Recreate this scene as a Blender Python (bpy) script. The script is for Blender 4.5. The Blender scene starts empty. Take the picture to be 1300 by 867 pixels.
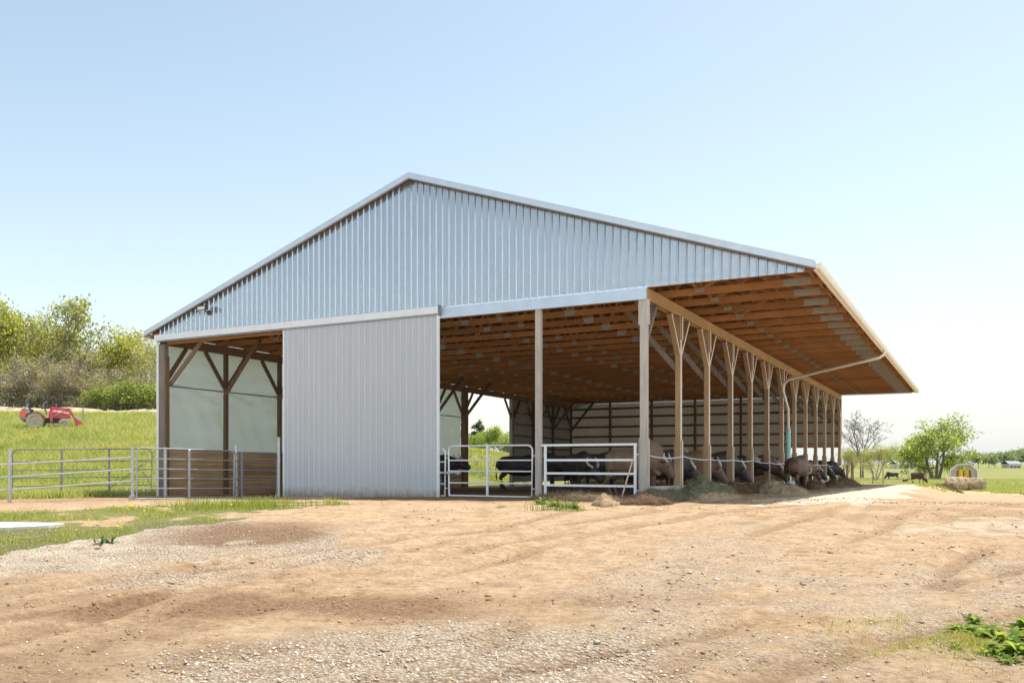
import bpy, bmesh, math, random
import numpy as np
from mathutils import Vector, Matrix
random.seed(7); RNG = np.random.default_rng(7)
scene = bpy.context.scene
COL = scene.collection
PI = math.pi
# ------------------------------------------------------------------ survey of the place
EYE = 0.925; FPX = 1107.2; HOR = 588.0; CXP = 650.0
TH = 0.495
UR = np.array([math.sin(TH), math.cos(TH)])      # along the barn
UL = np.array([-math.cos(TH), math.sin(TH)])     # along its gable, to the left
C0 = np.array([3.532, 23.3])                     # near right corner of the barn
BAY = 3.012; NB = 12; LEN = BAY*NB; WID = 18.64
ER, EL, SR = -4.41, 19.30, 7.448
ZS, ZB = 5.60, 5.29                              # truss seat / header underside
ZE, ZR = 5.763, 9.754; KF = 0.01                 # eave, ridge, fall along the barn
PITCH = (ZR-ZE)/(SR-ER)
def roof_z(s): return ZR-PITCH*abs(s-SR)
def st2xy(s, t): p = C0+s*UL+t*UR; return float(p[0]), float(p[1])
def xy2st(x, y):
    rx, ry = x-C0[0], y-C0[1]
    return rx*UL[0]+ry*UL[1], rx*UR[0]+ry*UR[1]
def s_at(px, t):                                 # s where the sight line px meets the line t
    a = (px-CXP)/FPX; bx, by = C0+t*UR
    return (a*by-bx)/(UL[0]-a*UL[1])
def t_at(px, s):
    a = (px-CXP)/FPX; bx, by = C0+s*UL
    return (a*by-bx)/(UR[0]-a*UR[1])
# ------------------------------------------------------------------ noise and terrain
def _hash(i, j, seed):
    h = (i.astype(np.int64)*374761393+j.astype(np.int64)*668265263+seed*1442695041) & 0xffffffff
    h = ((h ^ (h >> 13))*1274126177) & 0xffffffff
    return ((h ^ (h >> 16)) & 0xffff)/65535.0
def vnoise(x, y, seed=0):
    x = np.asarray(x, float); y = np.asarray(y, float)
    i = np.floor(x); j = np.floor(y); fx = x-i; fy = y-j
    fx = fx*fx*(3-2*fx); fy = fy*fy*(3-2*fy)
    a = _hash(i, j, seed); b = _hash(i+1, j, seed); c = _hash(i, j+1, seed); d = _hash(i+1, j+1, seed)
    return (a*(1-fx)+b*fx)*(1-fy)+(c*(1-fx)+d*fx)*fy
def fbm(x, y, seed=0, o=4):
    v = 0; a = .5; n = 0
    for k in range(o):
        v = v+a*vnoise(np.asarray(x)*2**k+k*17.3, np.asarray(y)*2**k-k*9.1, seed+k); n += a; a *= .5
    return v/n
def sst(a, b, v):
    t = np.clip((v-a)/(b-a), 0, 1); return t*t*(3-2*t)
TRACKS = [(-4.6, .55, .004), (-2.8, .55, .004), (-7.2, .78, 0), (-5.4, .78, 0), (-.4, .62, .003), (1.4, .62, .003), (3.6, .55, .010), (5.4, .55, .010), (-10.5, 1.35, -.012), (-8.6, 1.35, -.012), (.8, 1.25, .01), (2.7, 1.25, .01)]
def ruts(x, y):                                  # wheel tracks sweeping across the yard toward the right side of the barn
    r = np.zeros_like(x)
    for k, (a, b, c) in enumerate(TRACKS):
        u = y-7; xx = a+b*u+c*u*u+.35*np.sin(y*.4+k)+.2*np.sin(y*1.1+k*2)
        d = (x-xx)/np.sqrt(1+b*b)
        f = .35+1.0*sst(.35, .7, vnoise(x*.25+k*7, y*.25, 700+k))
        r = r+f*(np.exp(-(d/.17)**2)-.5*np.exp(-((np.abs(d)-.36)/.14)**2))
    return r*(1-sst(24, 40, y))
def ground(x, y):
    x = np.asarray(x, float); y = np.asarray(y, float)
    s, t = xy2st(x, y)
    pad = -0.015*np.clip(s, 0, 24)-KF*np.clip(t, -4, LEN+2)
    z = pad+(-0.55-pad)*(1-sst(6, 22, y))
    ys = np.maximum(y, 1.0); a = x/ys
    T = np.interp(a, [-.7, -.36, -.2, -.03, .12, .30], [5.5, 5.3, 3.4, 2.0, -.3, -1.9])
    ds = np.maximum(np.maximum(ER-1-s, s-(WID+.3)), 0); dt = np.maximum(np.maximum(-3-t, t-(LEN+1)), 0)
    m = sst(0.3, 9, np.hypot(ds, dt))
    R = sst(31, 80, y)*m
    z = z+(T-z)*R*(1-sst(.20, .34, a))
    Pr = np.interp(y, [20, 40, 60, 85, 110, 160, 3000], [-.22, -.56, -1.10, -1.60, -1.72, -1.95, -1.95])
    z = z+(Pr-z)*sst(.20, .34, a)*sst(.0, 2.2, np.hypot(np.maximum(ER-.6-s, ds), dt)*((s < 0) | (t > LEN+1)))*sst(17, 32, y)
    z = z+.05*(fbm(x*.35, y*.35, 3, 3)-.5)*sst(2, 6, y)
    out = sst(0, .6, np.maximum(np.hypot(ds, dt), np.where((s < -.4) & (t > -3), 1, 0)))
    yard = (1-sst(50, 75, y))
    z = z+out*yard*(.05*(fbm(x*1.3, y*1.3, 5, 3)-.5)*(1-.5*sst(10, 20, y))-.05*ruts(x, y)*(1-.75*sst(9, 19, y)))
    z = z+sst(60, 110, y)*(fbm(x*.03, y*.03, 31, 3)-.5)*.8*sst(.05, .3, np.abs(a))*np.where(x > 0, .3, 1)
    return z
def gz(x, y): return float(ground(np.array([x]), np.array([y]))[0])
def at(px, d): return ((px-CXP)/FPX*d, d)
def on_ground(px, py):                           # where the sight line through a spot in the photo meets the ground
    a = (px-CXP)/FPX; b = (HOR-py)/FPX; d = np.geomspace(4, 900, 3000)
    h = EYE+b*d-ground(a*d, d); k = int(np.argmax(h < 0))
    if h[k] >= 0: k = len(d)-1
    return float(a*d[k]), float(d[k])
def poly_mask(x, y, pts, jit=1.0, seed=50):
    xx = x+jit*(fbm(x*.9, y*.9, seed, 4)-.5)*2; yy = y+jit*(fbm(x*.9, y*.9, seed+7, 4)-.5)*3
    ins = np.zeros(x.shape, bool); n = len(pts)
    for i in range(n):
        (x0, y0), (x1, y1) = pts[i], pts[(i+1) % n]
        if y0 == y1: continue
        c = ((y0 > yy) != (y1 > yy)) & (xx < (x1-x0)*(yy-y0)/(y1-y0)+x0)
        ins ^= c
    return ins
LAWN = [on_ground(*p) for p in [(-60, 652), (60, 648), (170, 645), (240, 641), (362, 638), (430, 637.5), (432, 641), (350, 650), (270, 662), (205, 668), (170, 676), (90, 690), (40, 700), (-80, 712)]]
WEEDY = [on_ground(*p) for p in [(640, 641), (690, 640), (742, 643), (745, 650), (690, 655), (640, 650)]]
FIELD = [on_ground(*p) for p in [(1072, 611.5), (1100, 614), (1130, 616.5), (1180, 619.5), (1215, 622), (1262, 624.5), (1300, 627), (1360, 630), (1480, 637)]]+[(300, 40), (2600, 900), (2600, 3000), (-500, 3000), (-30, 120), st2xy(12, LEN+7), st2xy(-1.5, LEN+3)]
SLABP = [on_ground(*p) for p in [(-60, 664.5), (82, 667.5), (62, 670.5), (-60, 676)]]
def masks(x, y):
    """grass, gravel, dark soil (with shade painted in), pale lime: what covers the ground where"""
    s, t = xy2st(x, y)
    n1 = fbm(x*.5, y*.5, 11, 4); n2 = fbm(x*1.7, y*1.7, 21, 4); n3 = fbm(x*.16, y*.16, 41, 3)
    # field on the right and hill on the left
    edge = np.interp(x, [-60, -22, -14, 3, 12, 14], [30.5, 29.5, 31, 66, 70, 900])
    g = np.maximum(sst(-3, 1.5, y-edge+(n1-.5)*7), poly_mask(x, y, FIELD, 1.8, 33))*(1-sst(-1.2, .2, np.minimum(np.minimum(s-ER, WID+.2-s), np.minimum(t+1, LEN+.6-t))))
    lawn = poly_mask(x, y, LAWN, 1.1)*sst(.35, .55, n2*.7+n1*.3+.10)
    weed = poly_mask(x, y, WEEDY, .9, 70)*.75*sst(.35, .6, n2)
    br = sst(.0, 1, 1-np.hypot((x-5.9)/2.1, (y-8.6)/1.7))*sst(.42, .62, n2)*.75+sst(.5, .8, n2*.9)*sst(0, 2, 1-np.hypot((x-4.5)/4, (y-8.8)/3.8))*.9
    g = np.maximum.reduce([g, lawn, weed, br])
    # gravel: strip at the left, fan at the bottom middle, scatter at the right
    gr = sst(-.25, .35, 1-np.hypot((x+6.8)/4.6, (y-13.2)/3.4)+(n1-.5)*1.6)
    gr = np.maximum(gr, sst(-.2, .5, 1-np.hypot((x+.4)/2.4, (y-6.6)/1.5)+(n1-.5)*1.5))
    gr = np.maximum(gr, .55*sst(-.3, .7, 1-np.abs((x-.9)-(y-7.2)*.36)/(.55+.10*(y-5))-(y > 12)*(y-12)*.3+(n2-.5)*2.2))
    gr = np.maximum(gr, .6*sst(.1, .7, 1-np.hypot((x-6)/6, (y-8)/4)+(n2-.5)*2))
    st = .9*sst(-.3, .8, 1-np.hypot((x+4.2)/1.5, (y-14.9)/2.0)+(n1-.5)*1.7)
    st = np.maximum(st, 1.0*sst(-.3, .6, 1-np.hypot((x+2.8)/4.4, (y-8.6-.12*(x+3))/.9)+(n1-.5)*1.9))
    st = np.maximum(st, .5*sst(-.1, .7, 1-np.hypot((x-10)/7, (y-17)/3)+(n2-.5)*2.2))
    st = np.maximum(st, .55*sst(.55, .8, n2*.6+n3*.55))
    st = np.maximum(st, .9*sst(-5.2, -2.2, t+(n1-.5)*2)*(s > -.2)*(s < 9)*(t < LEN+1))  # dark soil by the gates, strengthened to paint in the barn's shadow
    st = np.maximum(st, .55*sst(-7.5, -4, -np.abs(y-27.6-.05*(x+15))-2.5+(n1-.5)*3)*(x < -9))
    rt = ruts(x, y); st = np.maximum(st, .62*np.clip(rt, 0, 1)*(.55+.6*n2)); st = st*(1-.5*np.clip(-rt*2.2, 0, 1))
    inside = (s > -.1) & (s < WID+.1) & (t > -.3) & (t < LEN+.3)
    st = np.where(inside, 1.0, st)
    ap = sst(-.05, .25, np.minimum(1-np.abs(s+4.2+(n1-.5)*2.0)/1.5, np.minimum((t+1.5+(n2-.5)*6)/3, (LEN-4-t)/10)))
    ap = np.maximum(ap, .9*sst(-.1, .4, 1-np.hypot((x-9)/3.5, (y-15.5-.3*(x-9))/1.0)+(n2-.5)*1.6)*.5)
    ap = np.maximum(ap, .58*sst(-.2, .5, 1-np.hypot((x+7.6)/3.4, (y-12.6)/2.6)+(n2-.5)*1.6))
    ap = np.where(inside, 0, ap)
    gr = np.where(inside, 0, gr)
    return np.clip(g, 0, 1), np.clip(gr, 0, 1), np.clip(st, 0, 1), np.clip(ap, 0, 1)
# ------------------------------------------------------------------ materials
def mat(name):
    m = bpy.data.materials.new(name); m.use_nodes = True
    nt = m.node_tree; nt.nodes.clear()
    out = nt.nodes.new('ShaderNodeOutputMaterial'); b = nt.nodes.new('ShaderNodeBsdfPrincipled')
    nt.links.new(b.outputs[0], out.inputs[0]); return m, nt, b, out
def N(nt, typ, **kw):
    n = nt.nodes.new(typ)
    for k, v in kw.items(): setattr(n, k, v)
    return n
def noise(nt, scale, detail=5, vec=None, rough=.6):
    n = N(nt, 'ShaderNodeTexNoise'); n.inputs['Scale'].default_value = scale; n.inputs['Detail'].default_value = detail; n.inputs['Roughness'].default_value = rough
    if vec is not None: nt.links.new(vec, n.inputs['Vector'])
    return n
def ramp(nt, fac, stops):
    r = N(nt, 'ShaderNodeValToRGB'); e = r.color_ramp.elements
    while len(e) > 1: e.remove(e[0])
    e[0].position = stops[0][0]; e[0].color = (*stops[0][1], 1)
    for p, c in stops[1:]:
        k = e.new(p); k.color = (*c, 1)
    nt.links.new(fac, r.inputs[0]); return r.outputs[0]
def mix(nt, fac, a, b, blend='MIX'):
    m = N(nt, 'ShaderNodeMix'); m.data_type = 'RGBA'; m.blend_type = blend
    for sock, v in ((m.inputs[0], fac), (m.inputs[6], a), (m.inputs[7], b)):
        if hasattr(v, 'links'): nt.links.new(v, sock)
        elif isinstance(v, tuple): sock.default_value = (*v, 1)
        else: sock.default_value = v
    return m.outputs[2]
def mth(nt, op, a, b=0.0, clamp=False):
    m = N(nt, 'ShaderNodeMath', operation=op); m.use_clamp = clamp
    for sock, v in zip(m.inputs, (a, b)):
        if hasattr(v, 'links'): nt.links.new(v, sock)
        else: sock.default_value = v
    return m.outputs[0]
def coords(nt, which='Object', scale=(1, 1, 1)):
    c = N(nt, 'ShaderNodeTexCoord'); mp = N(nt, 'ShaderNodeMapping'); mp.inputs['Scale'].default_value = scale
    nt.links.new(c.outputs[which], mp.inputs[0]); return mp.outputs[0]
def bump(nt, b, h, strength=.3, dist=.02):
    n = N(nt, 'ShaderNodeBump'); n.inputs['Strength'].default_value = strength; n.inputs['Distance'].default_value = dist
    nt.links.new(h, n.inputs['Height']); nt.links.new(n.outputs[0], b.inputs['Normal'])
def simple(name, col, rough=.6, metal=0.0, var=.25, scale=6, stretch=(1, 1, 1), bmp=.15):
    m, nt, b, _ = mat(name)
    v = coords(nt, 'Object', stretch); n = noise(nt, scale, 6, v)
    dk = tuple(c*(1-var) for c in col); lt = tuple(min(1, c*(1+var)) for c in col)
    nt.links.new(ramp(nt, n.outputs[0], [(.3, dk), (.7, lt)]), b.inputs['Base Color'])
    b.inputs['Roughness'].default_value = rough; b.inputs['Metallic'].default_value = metal
    if bmp: bump(nt, b, n.outputs[0], bmp, .01)
    return m
def wood(name, a, b_, stretch, c=None):
    m, nt, b, _ = mat(name)
    v = coords(nt, 'Object', stretch); n = noise(nt, 1.0, 8, v, .7)
    n2 = noise(nt, .9, 3, coords(nt, 'Object'))
    oi = N(nt, 'ShaderNodeObjectInfo')
    col = ramp(nt, n.outputs[0], [(.28, a), (.5, tuple((p+q)/2 for p, q in zip(a, b_))), (.72, b_)])
    f = mth(nt, 'MULTIPLY_ADD', n2.outputs[0], .5); f.node.inputs[2].default_value = .55
    f2 = mth(nt, 'MULTIPLY_ADD', oi.outputs['Random'], .35); f2.node.inputs[2].default_value = .82
    col = mix(nt, 1.0, col, mth(nt, 'MULTIPLY', f, f2), 'MULTIPLY')
    nt.links.new(col, b.inputs['Base Color']); b.inputs['Roughness'].default_value = .75
    bump(nt, b, n.outputs[0], .25, .01); return m
M = {}
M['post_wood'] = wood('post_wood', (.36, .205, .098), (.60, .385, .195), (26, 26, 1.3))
def weather_and_bounce(m):                                    # outward faces paled: weathering plus the yard's bounce light painted in
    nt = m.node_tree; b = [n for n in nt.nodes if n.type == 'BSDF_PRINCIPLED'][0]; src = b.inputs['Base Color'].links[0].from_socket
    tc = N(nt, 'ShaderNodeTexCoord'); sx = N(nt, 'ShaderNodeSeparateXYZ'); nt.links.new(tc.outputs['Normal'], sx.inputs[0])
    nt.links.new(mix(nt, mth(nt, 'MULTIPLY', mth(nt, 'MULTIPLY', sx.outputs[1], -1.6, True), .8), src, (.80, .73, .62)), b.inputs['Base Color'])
weather_and_bounce(M['post_wood'])
M['grey_wood'] = wood('grey_wood', (.44, .38, .32), (.68, .61, .53), (30, 30, 1.4))
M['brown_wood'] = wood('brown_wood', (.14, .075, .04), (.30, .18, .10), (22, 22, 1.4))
M['dull_wood'] = wood('dull_wood', (.20, .155, .12), (.38, .31, .25), (22, 22, 1.4))
M['beam_wood'] = wood('beam_wood', (.52, .29, .11), (.74, .46, .20), (1.2, 26, 26))
M['truss_wood'] = wood('truss_wood', (.40, .165, .048), (.58, .28, .095), (20, 1.3, 20))
M['purlin_wood'] = wood('purlin_wood', (.34, .17, .065), (.50, .28, .12), (1.3, 20, 20))
M['deck_wood'] = wood('deck_wood', (.16, .075, .03), (.27, .135, .055), (4, 1.4, 4))
M['plank_wood'] = wood('plank_wood', (.42, .235, .13), (.64, .40, .235), (1.2, 20, 14))
M['rake_wood'] = simple('rake_wood', (.62, .40, .30), .6, 0, .15, 12, (4, 4, 1))
M['plate'] = simple('plate', (.40, .37, .30), .5, .35, .18, 40)
M['white_paint'] = simple('white_paint', (.80, .79, .78), .35, 0, .06, 5)
M['white_pipe'] = simple('white_pipe', (.74, .74, .73), .3, .1, .10, 8)
M['galv'] = simple('galv', (.36, .37, .385), .38, .65, .16, 7)
M['galv_pale'] = simple('galv_pale', (.45, .45, .445), .42, .35, .14, 7)
M['galv_dark'] = simple('galv_dark', (.20, .21, .24), .42, .5, .2, 7)
M['cream'] = simple('cream', (.74, .66, .53), .4, 0, .06, 4)
M['trim'] = simple('trim', (.72, .71, .70), .4, .25, .05, 3)
M['rake_metal'] = simple('rake_metal', (.56, .60, .65), .35, .5, .06, 3)
M['header_metal'] = simple('header_metal', (.52, .60, .69), .42, .4, .08, 2)
M['teal'] = simple('teal', (.30, .60, .58), .45, 0, .12, 5)
M['dark_rubber'] = simple('dark_rubber', (.035, .033, .03), .8, 0, .3, 12)
M['horn'] = simple('horn', (.52, .44, .34), .45, 0, .35, 14)
M['eye'] = simple('eye', (.01, .008, .006), .15, 0, .1, 5, bmp=0)
M['concrete'] = simple('concrete', (.52, .49, .44), .85, 0, .16, 9)
M['slab'] = simple('slab', (.62, .58, .52), .85, 0, .08, 5)
M['red'] = simple('red', (.48, .035, .035), .45, 0, .25, 4)
M['faded_red'] = simple('faded_red', (.58, .085, .11), .55, 0, .25, 4)
M['orange'] = simple('orange', (.95, .13, .03), .45, 0, .1, 4)
M['mud_tyre'] = simple('mud_tyre', (.44, .37, .26), .9, 0, .4, 9)
M['black'] = simple('black', (.02, .02, .022), .5, 0, .2, 6)
M['grey_rubber'] = simple('grey_rubber', (.24, .24, .25), .7, 0, .2, 9)
M['yellow'] = simple('yellow', (.80, .50, .05), .45, 0, .15, 6)
M['pinkish'] = simple('pinkish', (.46, .38, .35), .7, 0, .12, 2, (8, 8, .5))
M['bronze'] = simple('bronze', (.10, .085, .07), .4, .5, .2, 8)
M['pale_lens'] = simple('pale_lens', (.62, .60, .50), .25, 0, .1, 5)
M['shed_wall'] = simple('shed_wall', (.62, .62, .62), .6, 0, .08, 1)
M['shed_roof'] = simple('shed_roof', (.16, .16, .18), .6, 0, .15, 1)
M['deck'] = simple('deck', (.34, .33, .32), .6, .3, .12, 2)
def metal_siding(name, col, metal, rough, dents):
    m, nt, b, _ = mat(name)
    v = coords(nt, 'Object', (1, 1.2, .35)); n = noise(nt, 1.6, 6, v)
    n2 = noise(nt, 3, 4, coords(nt, 'Object', (1, 3, .5)))
    c = mix(nt, n.outputs[0], tuple(x*.93 for x in col), tuple(min(1, x*1.04) for x in col))
    c = mix(nt, mth(nt, 'MULTIPLY', n2.outputs[0], .05), c, tuple(x*.7 for x in col))
    nt.links.new(c, b.inputs['Base Color']); b.inputs['Metallic'].default_value = metal
    r = mth(nt, 'MULTIPLY_ADD', n.outputs[0], .06); r.node.inputs[2].default_value = rough-.03
    nt.links.new(r, b.inputs['Roughness'])
    bump(nt, b, n.outputs[0], dents, .05); return m
def mud(m, z0, z1, col):                           # mud splashed up from the yard
    nt = m.node_tree; b = [n for n in nt.nodes if n.type == 'BSDF_PRINCIPLED'][0]; src = b.inputs['Base Color'].links[0].from_socket
    tc = N(nt, 'ShaderNodeTexCoord'); sx = N(nt, 'ShaderNodeSeparateXYZ'); nt.links.new(tc.outputs['Object'], sx.inputs[0])
    n = noise(nt, 5, 7, coords(nt, 'Object', (1, 1, .5)), .75); f = mth(nt, 'MULTIPLY', mth(nt, 'SUBTRACT', z1, sx.outputs[2]), 1/(z1-z0), True)
    f = mth(nt, 'MULTIPLY', mth(nt, 'SUBTRACT', mth(nt, 'ADD', mth(nt, 'MULTIPLY', f, .55), n.outputs[0]), .62), 3.0, True)
    nt.links.new(mix(nt, mth(nt, 'MULTIPLY', f, .8), src, col), b.inputs['Base Color'])
M['siding'] = metal_siding('siding', (.82, .89, .97), .75, .24, .02)
M['door_metal'] = metal_siding('door_metal', (.87, .89, .92), .08, .38, .03)
mud(M['door_metal'], -.2, .25, (.50, .40, .30))
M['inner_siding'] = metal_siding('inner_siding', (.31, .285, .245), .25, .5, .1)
M['roof_metal'] = metal_siding('roof_metal', (.66, .68, .70), .7, .4, .2)
def curtain_mat():
    m, nt, b, out = mat('curtain')
    v = coords(nt, 'Object'); w = N(nt, 'ShaderNodeTexWave'); w.bands_direction = 'Z'; w.inputs['Scale'].default_value = 3.2
    w.inputs['Distortion'].default_value = 1.5; w.inputs['Detail'].default_value = 2; nt.links.new(v, w.inputs[0])
    n = noise(nt, 1.1, 5, coords(nt, 'Object', (.6, 1, 2)))
    c = mix(nt, n.outputs[0], (.80, .81, .78), (.93, .94, .91)); c = mix(nt, mth(nt, 'MULTIPLY', w.outputs['Fac'], .16), c, (.70, .71, .68))
    nt.links.new(c, b.inputs['Base Color']); b.inputs['Roughness'].default_value = .8
    tr = N(nt, 'ShaderNodeBsdfTranslucent'); nt.links.new(c, tr.inputs[0])
    ms = N(nt, 'ShaderNodeMixShader'); ms.inputs[0].default_value = .62
    nt.links.new(b.outputs[0], ms.inputs[1]); nt.links.new(tr.outputs[0], ms.inputs[2]); nt.links.new(ms.outputs[0], out.inputs[0])
    bump(nt, b, w.outputs['Fac'], .3, .02); return m
M['curtain'] = curtain_mat()
def leaf_mat(name, transl=.45, rough=.55):
    m, nt, b, out = mat(name)
    at_ = N(nt, 'ShaderNodeVertexColor', layer_name='tint')
    nt.links.new(at_.outputs[0], b.inputs['Base Color']); b.inputs['Roughness'].default_value = rough
    b.inputs['Specular IOR Level'].default_value = .12
    tr = N(nt, 'ShaderNodeBsdfTranslucent')
    nt.links.new(mix(nt, 1.0, at_.outputs[0], (1.25, 1.2, .55), 'MULTIPLY'), tr.inputs[0])
    ms = N(nt, 'ShaderNodeMixShader'); ms.inputs[0].default_value = transl
    nt.links.new(b.outputs[0], ms.inputs[1]); nt.links.new(tr.outputs[0], ms.inputs[2]); nt.links.new(ms.outputs[0], out.inputs[0]); return m
M['leaf'] = leaf_mat('leaf', .55, .75); M['blade'] = leaf_mat('blade', .35)
M['straw'] = leaf_mat('straw', .12, .8); M['stone'] = leaf_mat('stone', 0, .85)
M['bark'] = simple('bark', (.17, .14, .11), .9, 0, .35, 3, (4, 4, 1))
M['grey_bark'] = simple('grey_bark', (.34, .30, .27), .9, 0, .3, 3, (4, 4, 1))
def hide_mat():
    m, nt, b, _ = mat('hide'); oi = N(nt, 'ShaderNodeObjectInfo'); v = coords(nt, 'Object')
    n = noise(nt, 3.5, 5, v); h = noise(nt, 45, 4, coords(nt, 'Object', (1, 1, .35)))
    f = mth(nt, 'MULTIPLY_ADD', n.outputs[0], 1.1); f.node.inputs[2].default_value = .45
    c = mix(nt, 1.0, oi.outputs['Color'], f, 'MULTIPLY')
    sx = N(nt, 'ShaderNodeSeparateXYZ'); nt.links.new(N(nt, 'ShaderNodeTexCoord').outputs['Object'], sx.inputs[0])   # dark face and shanks
    fx = mth(nt, 'MULTIPLY', mth(nt, 'SUBTRACT', sx.outputs[0], .80), 3.5, True); fz = mth(nt, 'MULTIPLY', mth(nt, 'SUBTRACT', .62, sx.outputs[2]), 3.0, True)
    c = mix(nt, mth(nt, 'MULTIPLY', mth(nt, 'MAXIMUM', fx, fz), .5), c, (.03, .022, .018))
    f2 = mth(nt, 'MULTIPLY_ADD', h.outputs[0], .9); f2.node.inputs[2].default_value = .55
    c = mix(nt, 1.0, c, f2, 'MULTIPLY')
    nt.links.new(c, b.inputs['Base Color']); b.inputs['Roughness'].default_value = .55
    b.inputs['Sheen Weight'].default_value = .03
    bump(nt, b, h.outputs[0], .5, .02); return m
M['hide'] = hide_mat()
def ground_mat():
    m, nt, b, _ = mat('ground')
    a = N(nt, 'ShaderNodeVertexColor', layer_name='cover'); sp = N(nt, 'ShaderNodeSeparateColor'); nt.links.new(a.outputs[0], sp.inputs[0])
    v = coords(nt, 'Object')
    big = noise(nt, .35, 6, v); mid = noise(nt, 2.6, 8, v, .7); fine = noise(nt, 16, 8, v, .75); grit = noise(nt, 75, 4, v, .8)
    stre = noise(nt, 1.0, 6, coords(nt, 'Object', (.5, 2.2, 1)), .7)
    dirt = ramp(nt, fine.outputs[0], [(.28, (.205, .12, .065)), (.42, (.41, .275, .160)), (.58, (.54, .39, .243)), (.76, (.64, .495, .335))])
    six = noise(nt, 6.5, 6, coords(nt, 'Object', (.7, 1.2, 1)), .75)
    dirt = mix(nt, mth(nt, 'MULTIPLY', ramp(nt, stre.outputs[0], [(.42, (0, 0, 0)), (.62, (1, 1, 1))]), .45), dirt, mix(nt, mid.outputs[0], (.47, .335, .205), (.62, .475, .315)))
    dirt = mix(nt, 1.0, dirt, ramp(nt, mid.outputs[0], [(.32, (.74, .69, .64)), (.55, (1.02, 1.0, .98)), (.72, (1.18, 1.18, 1.18))]), 'MULTIPLY')
    dirt = mix(nt, 1.0, dirt, ramp(nt, six.outputs[0], [(.30, (.66, .60, .54)), (.48, (1.0, .99, .97)), (.70, (1.22, 1.23, 1.24))]), 'MULTIPLY')
    dirt = mix(nt, mth(nt, 'MULTIPLY', ramp(nt, grit.outputs[0], [(.55, (0, 0, 0)), (.68, (1, 1, 1))]), .5), dirt, (.30, .20, .125))
    dirt = mix(nt, ramp(nt, big.outputs[0], [(.45, (0, 0, 0)), (.75, (.35, .35, .35))]), dirt, (.58, .43, .28))
    vor = N(nt, 'ShaderNodeTexVoronoi'); vor.inputs['Scale'].default_value = 26; nt.links.new(v, vor.inputs['Vector'])
    vs = N(nt, 'ShaderNodeSeparateColor'); nt.links.new(vor.outputs['Color'], vs.inputs[0])
    grav = ramp(nt, vs.outputs[0], [(.0, (.38, .28, .185)), (.4, (.52, .42, .305)), (1., (.66, .575, .47))])
    grav = mix(nt, ramp(nt, vor.outputs['Distance'], [(.45, (0, 0, 0)), (.8, (1, 1, 1))]), grav, (.30, .22, .15))
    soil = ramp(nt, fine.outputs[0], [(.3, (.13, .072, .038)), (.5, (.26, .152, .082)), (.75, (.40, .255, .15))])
    lime = ramp(nt, mid.outputs[0], [(.3, (.50, .40, .28)), (.7, (.68, .59, .46))])
    gcol = ramp(nt, fine.outputs[0], [(.28, (.085, .098, .038)), (.5, (.185, .19, .07)), (.72, (.30, .285, .125))])
    gbig = ramp(nt, noise(nt, .07, 5, v).outputs[0], [(.35, (.75, .9, .7)), (.65, (1.35, 1.15, 1.0))])
    gcol = mix(nt, 1.0, gcol, gbig, 'MULTIPLY')
    def soft(ch, wid=.35):
        x = mth(nt, 'ADD', ch, mth(nt, 'MULTIPLY', mth(nt, 'SUBTRACT', mid.outputs[0], .5), .9))
        return mth(nt, 'MULTIPLY', mth(nt, 'SUBTRACT', x, .5-wid/2), 1/wid, True)
    c = mix(nt, mth(nt, 'MULTIPLY', soft(sp.outputs[1], .95), .8), dirt, grav)
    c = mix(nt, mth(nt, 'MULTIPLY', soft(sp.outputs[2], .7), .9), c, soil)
    al = N(nt, 'ShaderNodeMath', operation='ADD'); nt.links.new(a.outputs['Alpha'], al.inputs[0]); al.inputs[1].default_value = 0
    c = mix(nt, soft(al.outputs[0], .5), c, lime)
    c = mix(nt, soft(sp.outputs[0], .4), c, gcol)
    nt.links.new(c, b.inputs['Base Color']); b.inputs['Roughness'].default_value = .92; b.inputs['Specular IOR Level'].default_value = .15
    h = mth(nt, 'ADD', mth(nt, 'MULTIPLY', fine.outputs[0], .7), mth(nt, 'ADD', mth(nt, 'MULTIPLY', grit.outputs[0], .25), mid.outputs[0]))
    h = mth(nt, 'ADD', h, mth(nt, 'MULTIPLY', mth(nt, 'MULTIPLY', vor.outputs['Distance'], -.8), sp.outputs[1]))
    bump(nt, b, h, 1.0, .08); return m
M['ground'] = ground_mat()
# ------------------------------------------------------------------ object helpers
def link(o, parent=None):
    COL.objects.link(o)
    if parent is not None: o.parent = parent
    return o
def tag(o, label=None, cat=None, group=None, kind=None):
    for k, v in (('label', label), ('category', cat), ('group', group), ('kind', kind)):
        if v: o[k] = v
    return o
def thing(name, label, cat, loc=(0, 0, 0), rz=0, group=None):
    o = bpy.data.objects.new(name, None); o.empty_display_size = .2
    link(o); o.location = loc; o.rotation_euler = (0, 0, rz)
    return tag(o, label, cat, group)
def npmesh(name, V, F, material, parent=None, tint=None, smooth=False):
    """V (n,3), F (m,k) int arrays -> one mesh object"""
    V = np.asarray(V, np.float32); F = np.asarray(F, np.int32); k = F.shape[1]
    me = bpy.data.meshes.new(name)
    me.vertices.add(len(V)); me.vertices.foreach_set('co', V.ravel())
    me.loops.add(F.size); me.loops.foreach_set('vertex_index', F.ravel())
    me.polygons.add(len(F)); me.polygons.foreach_set('loop_start', np.arange(0, F.size, k, dtype=np.int32))
    if tint is not None:
        ca = me.color_attributes.new('tint', 'FLOAT_COLOR', 'POINT')
        ca.data.foreach_set('color', np.concatenate([tint, np.ones((len(V), 1))], 1).astype(np.float32).ravel())
    me.update(calc_edges=True)
    if smooth: me.polygons.foreach_set('use_smooth', np.ones(len(F), bool))
    me.materials.append(material)
    return link(bpy.data.objects.new(name, me), parent)
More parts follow.
